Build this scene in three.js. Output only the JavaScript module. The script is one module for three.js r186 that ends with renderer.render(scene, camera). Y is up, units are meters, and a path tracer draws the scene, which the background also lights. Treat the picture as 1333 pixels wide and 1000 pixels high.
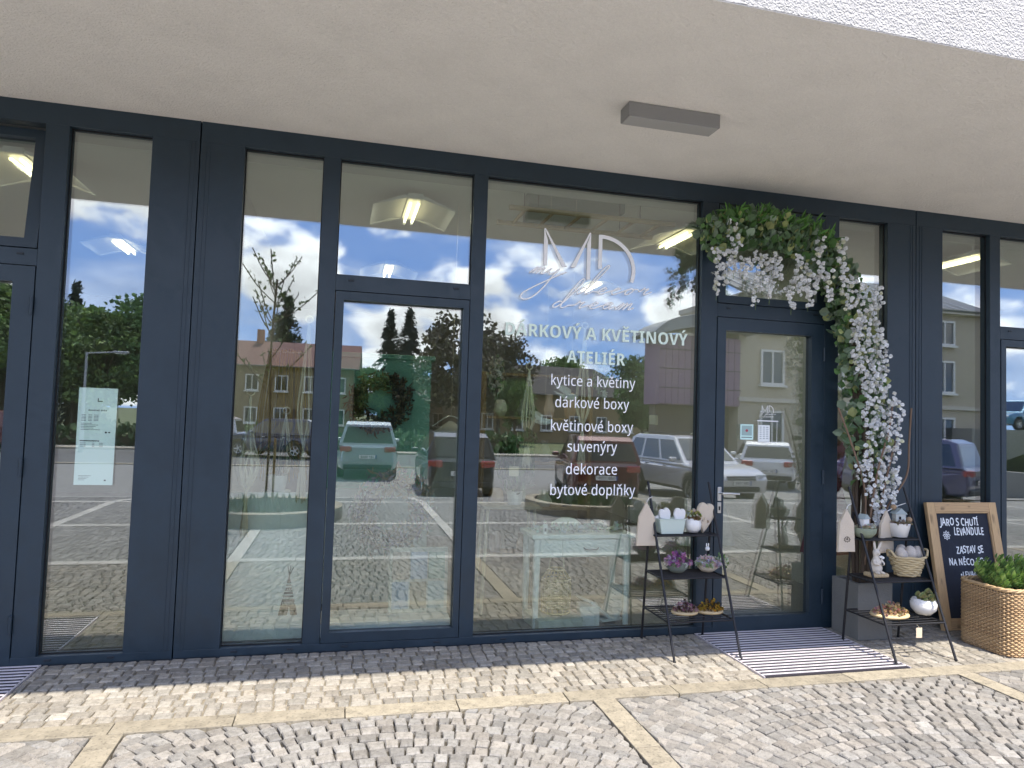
import * as THREE from 'three';
import { RoundedBoxGeometry } from 'three/addons/geometries/RoundedBoxGeometry.js';
import { mergeGeometries } from 'three/addons/utils/BufferGeometryUtils.js';
import { RectAreaLightUniformsLib } from 'three/addons/lights/RectAreaLightUniformsLib.js';
import { createNoise2D, createNoise3D } from 'simplex-noise';

// ---------------------------------------------------------------- camera, sky, sun, exposure
const scene = new THREE.Scene();
const camera = new THREE.PerspectiveCamera(2 * Math.atan(500 / 898.5) * 180 / Math.PI, 4 / 3, 0.05, 1500);
camera.position.set(0, 1.6, 4.851);
camera.rotation.set(0.049035, -0.24325, 0.0321977, 'YXZ');
const renderer = new THREE.WebGLRenderer({ antialias: true });
renderer.toneMapping = THREE.LinearToneMapping;
renderer.toneMappingExposure = 2.0;
renderer.shadowMap.enabled = true;
RectAreaLightUniformsLib.init();

function mulberry(a) { return () => { a |= 0; a = a + 0x6D2B79F5 | 0; let t = Math.imul(a ^ a >>> 15, 1 | a); t = t + Math.imul(t ^ t >>> 7, 61 | t) ^ t; return ((t ^ t >>> 14) >>> 0) / 4294967296; }; }
const noise2 = createNoise2D(mulberry(11)), noise3 = createNoise3D(mulberry(12));
const clamp = (x, a = 0, b = 1) => Math.min(b, Math.max(a, x)), smooth = (a, b, x) => { const t = clamp((x - a) / (b - a)); return t * t * (3 - 2 * t); }, lerp = (a, b, t) => a + (b - a) * t;
function fbm3(x, y, z, n) { let s = 0, a = 0.5, f = 1; for (let i = 0; i < n; i++) { s += a * noise3(x * f, y * f, z * f); a *= 0.5; f *= 2.07; } return s; }

const SUN = new THREE.Vector3(0.55, 3.49, 1.69).normalize();
{ // broken cumulus under a blue sky
  const W = 3072, H = 1536, d = new Float32Array(W * H * 4);
  for (let j = 0; j < H; j++) {
    const el = ((j + 0.5) / H - 0.5) * Math.PI, y = Math.sin(el), c = Math.cos(el);
    for (let i = 0; i < W; i++) {
      const az = ((i + 0.5) / W - 0.5) * 2 * Math.PI, x = c * Math.cos(az), z = c * Math.sin(az), o = (j * W + i) * 4;
      const up = Math.max(y, 0), t = Math.pow(1 - up, 2.5);
      let r = lerp(0.10, 0.42, t), g = lerp(0.27, 0.66, t), b = lerp(0.92, 1.15, t);
      if (y > -0.02) {
        const f = 3.4, qx = x * f + 21.3, qy = (y + 0.35 * y * y) * f * 1.7, qz = z * f + 3.7;
        const wx = 0.05 * noise3(qx * 3.1, qy * 3.1, qz * 3.1), n = fbm3(qx + wx, qy - wx, qz, 8), big = noise3(qx * 0.42 + 5, qy * 0.42, qz * 0.42);
        const n2 = fbm3(qx + wx + 0.06, qy - wx + 0.2, qz - 0.08, 6);
        const puff = fbm3(qx * 2.6, qy * 2.2, qz * 2.6 + 7, 5), base = n + 0.24 * big + 0.16 * puff, cov = Math.pow(smooth(-0.12, 0.24, base), 1.3), lit = clamp(0.62 + 1.1 * (n - n2) + 0.35 * puff), grey = smooth(0.08, 0.5, base);
        const veil = 0.3 * smooth(-0.2, 0.5, fbm3(x * 3 - 4, y * 9, z * 3 + 2.2, 5));
        const w = lerp(0.72, 1.95, lit) * lerp(1.0, 0.66, grey);
        const a = Math.max(cov, veil);
        r = lerp(r, w * 0.98, a); g = lerp(g, w * 1.0, a); b = lerp(b, w * 1.06, a);
      }
      d[o] = r; d[o + 1] = g; d[o + 2] = b; d[o + 3] = 1;
    }
  }
  const t = new THREE.DataTexture(d, W, H, THREE.RGBAFormat, THREE.FloatType);
  t.mapping = THREE.EquirectangularReflectionMapping; t.magFilter = t.minFilter = THREE.LinearFilter; t.needsUpdate = true;
  scene.background = t; scene.environment = t;
}
const sun = new THREE.DirectionalLight(new THREE.Color(1, 0.925, 0.81), 4.4);
sun.position.copy(SUN).multiplyScalar(40); sun.castShadow = true;
Object.assign(sun.shadow.camera, { left: -25, right: 25, top: 25, bottom: -25, near: 1, far: 120 });
sun.shadow.mapSize.set(4096, 4096);
scene.add(sun, sun.target);

// ---------------------------------------------------------------- helpers
const V = (x, y, z) => new THREE.Vector3(x, y, z);
const taken = {};
function numbered(n) { taken[n] = (taken[n] ?? -1) + 1; return taken[n] ? n + '_' + String(taken[n]).padStart(3, '0') : n; }
function place(g, x = 0, y = 0, z = 0, rx = 0, ry = 0, rz = 0) { if (rx || ry || rz) g.applyMatrix4(new THREE.Matrix4().makeRotationFromEuler(new THREE.Euler(rx, ry, rz))); return g.translate(x, y, z); }
const bx = (w, h, d, x, y, z, rx, ry, rz) => place(new THREE.BoxGeometry(w, h, d), x, y, z, rx, ry, rz);
const b6 = (x0, x1, y0, y1, z0, z1) => bx(x1 - x0, y1 - y0, z1 - z0, (x0 + x1) / 2, (y0 + y1) / 2, (z0 + z1) / 2);
const rb = (w, h, d, r, x, y, z, rx, ry, rz) => place(new RoundedBoxGeometry(w, h, d, 2, r), x, y, z, rx, ry, rz);
const cyl = (r1, r2, h, x, y, z, rx, ry, rz, s = 16) => place(new THREE.CylinderGeometry(r1, r2, h, s), x, y, z, rx, ry, rz);
const sph = (r, x, y, z, sx = 1, sy = 1, sz = 1, s = 14) => new THREE.SphereGeometry(r, s, Math.max(6, s * 0.7 | 0)).scale(sx, sy, sz).translate(x, y, z);
const tube = (pts, r, seg = 12, rad = 6, closed = false) => new THREE.TubeGeometry(new THREE.CatmullRomCurve3(pts.map((p) => p.isVector3 ? p : V(...p)), closed), seg, r, rad, closed);
const rod = (a, b, r, rad = 8) => { const A = V(...a), B = V(...b), d = B.clone().sub(A), g = new THREE.CylinderGeometry(r, r, d.length(), rad); g.applyQuaternion(new THREE.Quaternion().setFromUnitVectors(V(0, 1, 0), d.clone().normalize())); return g.translate(...A.add(B).multiplyScalar(0.5).toArray()); };
const lathe = (pts, s = 24) => new THREE.LatheGeometry(pts.map((p) => new THREE.Vector2(p[0], p[1])), s);
function extrude(pts, depth, bevel = 0, seg = 2, inset = 0) { const s = !Array.isArray(pts) ? pts : new THREE.Shape(pts.map((p) => new THREE.Vector2(p[0], p[1]))); return new THREE.ExtrudeGeometry(s, { depth, bevelEnabled: bevel > 0, bevelSize: bevel, bevelThickness: bevel, bevelOffset: -inset, bevelSegments: seg, curveSegments: 12 }); }
function mg(list) {
  list = [].concat(list); if (list.length === 1) return list[0];
  return mergeGeometries(list.map((g) => { const q = g.index ? g.toNonIndexed() : g; for (const k of Object.keys(q.attributes)) if (!['position', 'normal', 'uv'].includes(k)) q.deleteAttribute(k); return q; }));
}
function mesh(name, geos, m, parent) { const o = new THREE.Mesh(mg(geos), m); o.name = name; o.castShadow = o.receiveShadow = true; if (parent) parent.add(o); return o; }
function tag(o, label, category, group, kind) { o.userData.label = label; if (category) o.userData.category = category; if (group) o.userData.group = group; if (kind) o.userData.kind = kind; return o; }
function thing(name, label, category, pos = [0, 0, 0], ry = 0, group) { const o = new THREE.Group(); o.name = numbered(name); o.position.set(...pos); o.rotation.y = ry; scene.add(o); return tag(o, label, category, group); }
function single(name, geos, m, label, category, pos = [0, 0, 0], ry = 0, group) { const o = mesh(numbered(name), geos, m, scene); o.position.set(...pos); o.rotation.y = ry; return tag(o, label, category, group); }
function struct(name, geos, m, label, parent = scene) { const o = mesh(numbered(name), geos, m, parent); o.userData.kind = 'structure'; if (label) o.userData.label = label; return o; }
const std = (c, rough = 0.8, extra = {}) => new THREE.MeshStandardMaterial({ color: Array.isArray(c) ? new THREE.Color().setRGB(...c) : c, roughness: rough, ...extra });
const phy = (c, rough = 0.5, extra = {}) => new THREE.MeshPhysicalMaterial({ color: new THREE.Color().setRGB(...c), roughness: rough, ...extra });
function data(w, h, fn, srgb = false) {
  const a = new Uint8Array(w * h * 4);
  for (let j = 0; j < h; j++) for (let i = 0; i < w; i++) { const c = fn(i, j), o = (j * w + i) * 4; for (let k = 0; k < 3; k++) a[o + k] = clamp(c[k]) * 255; a[o + 3] = 255; }
  const t = new THREE.DataTexture(a, w, h); t.wrapS = t.wrapT = THREE.RepeatWrapping; t.magFilter = THREE.LinearFilter; t.minFilter = THREE.LinearMipmapLinearFilter; t.generateMipmaps = true;
  if (srgb) t.colorSpace = THREE.SRGBColorSpace; t.needsUpdate = true; return t;
}
// seamless value noise for repeating textures
function tileNoise(n, seed) { const r = mulberry(seed), g = new Float32Array(n * n).map(() => r()); return (u, v) => { const x = u * n, y = v * n, i = Math.floor(x), j = Math.floor(y), fx = x - i, fy = y - j, q = (a, b) => g[((b % n + n) % n) * n + (a % n + n) % n], s = (t) => t * t * (3 - 2 * t); return lerp(lerp(q(i, j), q(i + 1, j), s(fx)), lerp(q(i, j + 1), q(i + 1, j + 1), s(fx)), s(fy)); }; }
function rep(t, x, y = x) { const c = t.clone(); c.repeat.set(x, y); c.needsUpdate = true; return c; }
function metreUV(g, k = 1) { // box-projected uv in metres
  const p = g.attributes.position, n = g.attributes.normal, uv = new Float32Array(p.count * 2);
  for (let i = 0; i < p.count; i++) { const ax = Math.abs(n.getX(i)), ay = Math.abs(n.getY(i)), az = Math.abs(n.getZ(i)); const [a, b] = ay >= ax && ay >= az ? [p.getX(i), p.getZ(i)] : ax > az ? [p.getZ(i), p.getY(i)] : [p.getX(i), p.getY(i)]; uv[i * 2] = a * k; uv[i * 2 + 1] = b * k; }
  g.setAttribute('uv', new THREE.BufferAttribute(uv, 2)); return g;
}
const mU = (g, k) => metreUV(mg(g), k);
const gy = (z) => -0.09 * clamp(z - 7.9, 0, 4.6); // the square falls away from the shop
function dropped(g) { const p = g.attributes.position; for (let i = 0; i < p.count; i++) p.setY(i, p.getY(i) + gy(p.getZ(i))); g.computeVertexNormals(); return g; }
// many copies of one small geometry baked into one, each with its own colour
function bake(g, list) {
  g = g.index ? g.toNonIndexed() : g; const P = g.attributes.position, N = g.attributes.normal, n = P.count, pos = new Float32Array(n * 3 * list.length), nor = new Float32Array(n * 3 * list.length), col = new Float32Array(n * 3 * list.length), v = V(), nm = new THREE.Matrix3(); let o = 0;
  for (const [m, c] of list) { nm.getNormalMatrix(m); for (let i = 0; i < n; i++, o += 3) { v.fromBufferAttribute(P, i).applyMatrix4(m); pos[o] = v.x; pos[o + 1] = v.y; pos[o + 2] = v.z; v.fromBufferAttribute(N, i).applyMatrix3(nm).normalize(); nor[o] = v.x; nor[o + 1] = v.y; nor[o + 2] = v.z; col[o] = c[0]; col[o + 1] = c[1]; col[o + 2] = c[2]; } }
  const r = new THREE.BufferGeometry(); r.setAttribute('position', new THREE.BufferAttribute(pos, 3)); r.setAttribute('normal', new THREE.BufferAttribute(nor, 3)); r.setAttribute('color', new THREE.BufferAttribute(col, 3)); return r;
}
const mat4 = (x, y, z, rx, ry, rz, s = 1, sy = s, sz = s) => new THREE.Matrix4().compose(V(x, y, z), new THREE.Quaternion().setFromEuler(new THREE.Euler(rx, ry, rz)), V(s, sy, sz));
function leafGeo(l, w, fold = 0.25) { // six-sided leaf folded along its rib, pointing up y
  const p = [[0, 0, 0], [-w / 2, l * 0.35, fold * w], [-w * 0.38, l * 0.72, fold * w * 0.8], [0, l, 0], [w * 0.38, l * 0.72, fold * w * 0.8], [w / 2, l * 0.35, fold * w], [0, l * 0.5, 0]], f = [[0, 6, 1], [1, 6, 2], [2, 6, 3], [0, 5, 6], [5, 4, 6], [4, 3, 6]], a = [];
  for (const t of f) for (const i of t) a.push(...p[i]);
  const g = new THREE.BufferGeometry(); g.setAttribute('position', new THREE.Float32BufferAttribute(a, 3)); g.computeVertexNormals(); return g;
}
function canvasTex(w, h, draw) { const c = document.createElement('canvas'); c.width = w; c.height = h; const x = c.getContext('2d'); draw(x, w, h); const t = new THREE.CanvasTexture(c); t.colorSpace = THREE.SRGBColorSpace; return t; }

// ---------------------------------------------------------------- textures and shared materials
const nA = tileNoise(128, 1), nB = tileNoise(32, 2), nC = tileNoise(8, 3), nD = tileNoise(4, 4);
const graniteT = data(256, 256, (i, j) => { const u = i / 256, v = j / 256, s = nA(u, v), k = 0.72 + 0.3 * nB(u, v) + (s > 0.8 ? 0.18 : s < 0.2 ? -0.28 : 0) + 0.14 * (nC(u, v) - 0.5); return [k, k * 0.99, k * 0.97]; });
const grainB = data(512, 512, (i, j) => { const u = i / 512, v = j / 512, k = 0.5 * nA(u * 1, v * 1) + 0.3 * nA(u * 2 + 0.3, v * 2) + 0.2 * nB(u, v); return [k, k, k]; });
const plasterC = data(512, 512, (i, j) => { const u = i / 512, v = j / 512, k = 0.95 + 0.1 * (nA(u * 2, v * 2) - 0.5) + 0.05 * (nC(u, v) - 0.5) + 0.04 * (nD(u, v) - 0.5); return [k, k, k]; });
const woodT = data(128, 512, (i, j) => { const u = i / 128, v = j / 512, w = u * 6 + 0.8 * nD(u, v) + 0.25 * nC(u, v * 0.5), k = 0.78 + 0.16 * Math.sin(w * 6.28 + 2 * nC(u * 0.3, v)) * nB(u * 1.0, v * 0.25) + 0.1 * (nA(u, v * 0.1) - 0.5) - 0.35 * smooth(0.78, 0.95, nC(u * 0.5, v)) ; return [k, k * 0.97, k * 0.92]; });
const dustT = data(512, 512, (i, j) => { const u = i / 512, v = j / 512, k = 0.42 + 0.3 * nC(u, v) * nB(u, v) + 0.1 * (nA(u, v) - 0.5); return [k, k, k]; });
const M = {};
M.plaster = std([0.90, 0.855, 0.785], 0.95, { map: plasterC, bumpMap: grainB, bumpScale: 0.006 });
M.plasterWall = std([0.43, 0.42, 0.40], 0.95, { map: rep(plasterC, 2), bumpMap: rep(grainB, 1.2), bumpScale: 0.011 });
const frameT = data(512, 512, (i, j) => { const u = i / 512, v = j / 512, s = nA(u * 4 + 0.13, v * 4), k = 0.62 + 0.1 * (nC(u, v) - 0.5) + 0.08 * (nB(u, v) - 0.5) + (s > 0.965 ? 0.4 : 0) * (nC(u + 0.3, v) > 0.6 ? 1 : 0); return [k, k, k]; });
M.frame = std([0.027, 0.053, 0.077], 0.42, { roughnessMap: dustT, map: frameT, metalness: 0.0 });
M.frame.roughness = 0.9;
M.frameEdge = std([0.012, 0.018, 0.026], 0.5);
M.gasket = std([0.006, 0.006, 0.007], 0.7);
M.steel = std([0.62, 0.62, 0.6], 0.28, { metalness: 1 });
M.blackMetal = std([0.012, 0.012, 0.014], 0.5, { metalness: 0.2 });
M.glass = phy([0.87, 0.94, 0.905], 0.0, { transmission: 1, thickness: 0, ior: 2.6, side: THREE.DoubleSide });
M.stone = std([1, 1, 1], 0.9, { vertexColors: true, map: graniteT, bumpMap: graniteT, bumpScale: 0.003 });
M.bed = std([0.06, 0.053, 0.043], 1, { map: rep(graniteT, 1), bumpMap: grainB, bumpScale: 0.004 });
M.lime = std([0.44, 0.39, 0.30], 0.9, { map: rep(graniteT, 0.6), bumpMap: grainB, bumpScale: 0.002 });
M.white = std([0.75, 0.75, 0.73], 0.6);
M.whiteMatt = std([0.72, 0.71, 0.68], 0.9);
M.ceramic = phy([0.74, 0.73, 0.70], 0.3, { clearcoat: 0.4, clearcoatRoughness: 0.2 });
M.bark = std([0.13, 0.095, 0.065], 0.95, { bumpMap: grainB, bumpScale: 0.01 });
M.leaf = phy([1, 1, 1], 0.55, { vertexColors: true, side: THREE.DoubleSide, transmission: 0.25, thickness: 0 });
M.leaf.roughness = 0.8;
M.petal = phy([1, 1, 1], 0.9, { vertexColors: true, side: THREE.DoubleSide, transmission: 0.15, thickness: 0 });
M.lin = std([0.62, 0.53, 0.41], 0.95, { bumpMap: rep(grainB, 6), bumpScale: 0.002 });
M.cord = std([0.66, 0.58, 0.44], 0.95);
M.wicker = std([0.46, 0.31, 0.16], 0.7, { vertexColors: false });

// ---------------------------------------------------------------- ground, paving
{
  const g = new THREE.PlaneGeometry(1400, 1400).rotateX(-Math.PI / 2).translate(0, -0.55, 0);
  struct('ground', metreUV(g, 0.1), std([0.10, 0.12, 0.05], 1, { map: rep(plasterC, 0.3) }), 'grassy ground around the square');
  // far paving: setts too small to tell apart
  const farT = data(512, 512, (i, j) => { const u = i / 512, v = j / 512, row = Math.floor(v * 20), a = (u * 20 + (row % 2) * 0.5 + 0.3 * nC(u, v)) % 1, b = (v * 20 + 0.2 * nC(v, u)) % 1, k = (a < 0.12 || b < 0.14) ? 0.45 : 0.75 + 0.5 * (nB(Math.floor(u * 20 + (row % 2) * 0.5) / 20, row / 20) - 0.3) + 0.1 * nA(u, v); return [k, k * 0.98, k * 0.95]; });
  const side = dropped(new THREE.PlaneGeometry(70, 10.3, 1, 50).rotateX(-Math.PI / 2).translate(4, -0.034, 5.06));
  struct('square_paving', metreUV(side, 0.5), std([0.25, 0.25, 0.25], 0.95, { map: farT, bumpMap: farT, bumpScale: 0.004 }), 'grey cobbled paving at both ends of the square');
  const far = dropped(new THREE.PlaneGeometry(70, 11.2, 1, 56).rotateX(-Math.PI / 2).translate(4, -0.006, 10.2 + 5.6));
  struct('square_paving', metreUV(far, 0.5), std([0.25, 0.25, 0.25], 0.95, { map: farT, bumpMap: farT, bumpScale: 0.004 }), 'grey cobbled paving of the far square');
  struct('sand_bed', metreUV(dropped(new THREE.PlaneGeometry(20.6, 10.5, 1, 50).rotateX(-Math.PI / 2).translate(4.1, -0.022, 4.95)), 2), M.bed, 'dark sand in the joints under the setts');
  struct('joint_sand', metreUV(new THREE.PlaneGeometry(19, 0.92).rotateX(-Math.PI / 2).translate(2, -0.0105, 0.46), 2), std([0.24, 0.21, 0.16], 1, { map: graniteT, bumpMap: grainB, bumpScale: 0.004 }), 'pale sand filling the joints along the shop front');
  const road = new THREE.PlaneGeometry(90, 9).rotateX(-Math.PI / 2).translate(-10, -0.44, 25.8);
  struct('road', metreUV(road, 1), std([0.13, 0.13, 0.135], 0.95, { map: graniteT, bumpMap: grainB, bumpScale: 0.004 }), 'grey asphalt street beyond the square');
  struct('kerb', mg([bx(70, 0.12, 0.25, 4, -0.44, 21.35), bx(90, 0.14, 0.25, -10, -0.42, 30.4)]), M.lime, 'pale kerb stones along the street');
  struct('footpath', metreUV(new THREE.PlaneGeometry(90, 2.2).rotateX(-Math.PI / 2).translate(-10, -0.40, 31.6), 0.5), std([0.34, 0.32, 0.29], 0.95, { map: graniteT }), 'pale footpath across the street');
}
const STRIPX = [-1.02 - 2.565 * 2, -1.02 - 2.565, -1.02, 1.545, 4.11, 4.11 + 2.565, 4.11 + 2.565 * 2, 4.11 + 2.565 * 3, 4.11 + 2.565 * 4], SW = 0.14;
const STRIPZ = [[0.92, 1.06], [2.82, 2.98], [5.24, 5.38], [7.73, 7.87], [10.1, 10.3]];
function stoneGeo(quads) { // quads: [[x,z] x4, tone rgb, height]
  const n = quads.length * 18 * 3, pos = new Float32Array(n * 3), uv = new Float32Array(n * 2), col = new Float32Array(n * 3); let o = 0;
  for (const [q, c, hs] of quads) {
    const cx = (q[0][0] + q[1][0] + q[2][0] + q[3][0]) / 4, cz = (q[0][1] + q[1][1] + q[2][1] + q[3][1]) / 4;
    const T = q.map((p, i) => [cx + (p[0] - cx) * 0.84, hs[i], cz + (p[1] - cz) * 0.84]), R = q.map((p, i) => [p[0], hs[i] - 0.007, p[1]]), B = q.map((p) => [p[0], -0.03, p[1]]);
    const tri = (a, b, d) => { for (const p of [a, b, d]) { pos[o * 3] = p[0]; pos[o * 3 + 1] = p[1] + gy(p[2]); pos[o * 3 + 2] = p[2]; uv[o * 2] = (p[0] + hs[0] * 97) * 2.2; uv[o * 2 + 1] = (p[2] + p[1] + hs[1] * 61) * 2.2; col[o * 3] = c[0]; col[o * 3 + 1] = c[1]; col[o * 3 + 2] = c[2]; o++; } };
    tri(T[0], T[1], T[2]); tri(T[0], T[2], T[3]);
    for (let i = 0; i < 4; i++) { const j = (i + 1) % 4; tri(T[i], R[i], R[j]); tri(T[i], R[j], T[j]); tri(R[i], B[i], B[j]); tri(R[i], B[j], R[j]); }
  }
  const g = new THREE.BufferGeometry(); g.setAttribute('position', new THREE.BufferAttribute(pos, 3)); g.setAttribute('uv', new THREE.BufferAttribute(uv, 2)); g.setAttribute('color', new THREE.BufferAttribute(col, 3)); g.computeVertexNormals(); return g;
}
const rs = mulberry(77);
function quad(p, jit, warm = 1) { // p: four corners counter-clockwise seen from above
  const t = (p[0][1] > 2.95 ? 0.78 : p[0][1] > 0.95 ? 0.77 : 0.88) * (0.24 + 0.15 * rs()) * (rs() < 0.06 ? 1.15 : 1), w = (rs() - 0.35) * 0.05 * warm + 0.015;
  const h = rs() * 0.005;
  return [p.map(([x, z]) => [x + (rs() - 0.5) * jit, z + (rs() - 0.5) * jit]), p[0][1] > 2.95 ? [t, t, t * 0.99] : p[0][1] < 0.93 ? [t * (1.03 + w), t * 0.97, t * (0.85 - w)] : [t * (1 + w), t * 0.97, t * (0.91 - w)], [0, 0, 0, 0].map(() => h - 0.003 + rs() * 0.003)];
}
function pave(name, label, quads, seen) { // the setts that show largest are pieces, the rest is one mass
  const group = new THREE.Group(); group.name = numbered(name); group.userData = { kind: 'structure', label }; scene.add(group);
  const mid = (q) => { const p = q[0]; return [(p[0][0] + p[2][0]) / 2, (p[0][1] + p[2][1]) / 2]; };
  const ranked = quads.map((q) => { const [x, z] = mid(q); return [seen(x, z) ? Math.hypot(x, z - 4.85) : 1e9, q]; }).sort((a, b) => a[0] - b[0]);
  const one = ranked.filter((r, i) => r[0] < 1e8 && i < 300), rest = ranked.filter((r, i) => !(r[0] < 1e8 && i < 300));
  one.forEach(([, q]) => { const [cx, cz] = mid(q), s = [q[0].map(([x, z]) => [x - cx, z - cz]), q[1], q[2]]; const m = mesh('sett', stoneGeo([s]), M.stone, group); m.position.set(cx, 0, cz); });
  if (rest.length) { const m = mesh('setts', stoneGeo(rest.map((r) => r[1])), M.stone, group); m.userData.kind = 'stuff'; }
}
{
  // rows along the shop front
  const rows = (x0, x1, z0, z1) => { const out = [], n = Math.round((z1 - z0) / 0.082), dz = (z1 - z0) / n; for (let k = 0; k < n; k++) { let x = x0 + (k % 2) * 0; const za = z0 + k * dz + 0.004, zb = za + dz - 0.009; let first = true; while (x < x1 - 0.03) { let w = 0.066 + rs() * 0.042; if (first) { w *= 0.4 + 0.6 * rs(); first = false; } if (x1 - x - w < 0.06) w = x1 - x; const s = 0.012 * Math.sin(x * 2.1 + k) + (rs() - 0.5) * 0.01; out.push(quad([[x + 0.004, za + s * 0], [x + 0.004, zb], [x + w - 0.005, zb], [x + w - 0.005, za]], 0.008)); x += w; } } return out; };
  pave('paving_apron', 'straight rows of grey setts between the two ribbed mats', rows(-1.69, 2.69, 0.01, 0.92), (x, z) => z > 0.02);
  pave('paving_apron', 'straight rows of grey setts under chalkboard and wicker planter', rows(3.83, 9, 0.01, 0.92), (x, z) => x < 5.2);
  pave('paving_apron', 'straight rows of grey setts left of the notice window', rows(-6, -2.86, 0.01, 0.92), () => false);
  // fans between the limestone strips
  const fan = (xa, xb, za, zb) => {
    const xc = (xa + xb) / 2, hw = (xb - xa) / 2, R = hw * 1.32, out = [], step = 0.08;
    for (let k = -10; k * step + za < zb + 0.2; k++) {
      const zt = za + k * step, zc = zt + R, am = Math.asin(Math.min(1, hw / R)) + 0.03; let a = -am + rs() * 0.02;
      while (a < am) {
        const da = (0.064 + rs() * 0.034) / R, P = (ang, r) => [clamp(xc + r * Math.sin(ang), xa + 0.006, xb - 0.006), clamp(zc - r * Math.cos(ang), za + 0.006, zb - 0.006)];
        const g = 0.0048 / R, ro = R + step / 2 - 0.005, ri = R - step / 2 + 0.005, q = [P(a + g, ro), P(a + g, ri), P(a + da - g, ri), P(a + da - g, ro)];
        const area = Math.abs((q[2][0] - q[0][0]) * (q[3][1] - q[1][1]) - (q[3][0] - q[1][0]) * (q[2][1] - q[0][1])) / 2;
        if (area > 0.0016) out.push(quad(q, area > 0.0038 ? 0.010 : 0.003));
        a += da;
      }
    }
    return out;
  };
  const where = ['left of the first limestone cross strip', 'between the first and second limestone cross strips', 'in front of the flower arch door', 'in front of the wicker planter'];
  for (let i = 0; i < STRIPX.length - 1; i++) {
    const xa = STRIPX[i] + SW / 2, xb = STRIPX[i + 1] - SW / 2;
    if (i >= 1 && i <= 4) pave('paving_fan', 'fan-laid grey setts ' + where[i - 1], fan(xa, xb, STRIPZ[0][1], STRIPZ[1][0]), (x, z) => z < 2.0);
    let rest = []; for (let k = i >= 1 && i <= 4 ? 1 : 0; k < 4; k++) rest = rest.concat(fan(xa, xb, STRIPZ[k][1], STRIPZ[k + 1][0]));
    const o = tag(mesh(numbered('square_setts'), stoneGeo(rest), M.stone, scene), 'fan-laid setts of the square, strip ' + ['one', 'two', 'three', 'four', 'five', 'six', 'seven', 'eight'][i] + ' of eight across the shop front', null, null, 'stuff');
  }
  // limestone strips of single slabs
  const s = new THREE.Group(); s.name = 'limestone_strips'; s.userData = { kind: 'structure', label: 'pale limestone slabs laid in strips across the setts' }; scene.add(s);
  const slab = (x0, x1, z0, z1) => { const m = mesh('slab', mU(rb(x1 - x0 - 0.005, 0.05, z1 - z0 - 0.004, 0.004, 0, 0, 0), 1.2), (z0 > 2.5 ? M.greyStrips : M.limes)[(rs() * 4) | 0], s); m.position.set((x0 + x1) / 2, -0.0225 + rs() * 0.003 + gy((z0 + z1) / 2), (z0 + z1) / 2); if (z0 > 7.86 && z1 < 12.5) m.rotation.x = 0.0898; };
  M.limes = [0, 1, 2, 3].map((k) => std([0.275 + 0.018 * k, 0.245 + 0.016 * k, 0.188 + 0.012 * k], 0.9, { map: rep(graniteT, 0.6 + 0.07 * k), bumpMap: grainB, bumpScale: 0.002 }));
  M.greyStrips = [0, 1, 2, 3].map((k) => std([0.40 + 0.025 * k, 0.395 + 0.024 * k, 0.38 + 0.022 * k], 0.9, { map: rep(graniteT, 0.6 + 0.07 * k), bumpMap: grainB, bumpScale: 0.002 }));
  for (const [z0, z1] of STRIPZ) for (let x = -6.3; x < 14.2;) { const w = 0.55 + rs() * 0.25; slab(x, x + w, z0, z1); x += w; }
  for (const x of STRIPX) for (let k = 0; k < STRIPZ.length - 1; k++) { const a = STRIPZ[k][1], b = STRIPZ[k + 1][0], n = Math.round((b - a) / 0.55); for (let j = 0; j < n; j++) slab(x - SW / 2, x + SW / 2, a + (b - a) * j / n, a + (b - a) * (j + 1) / n); }
}

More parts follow.
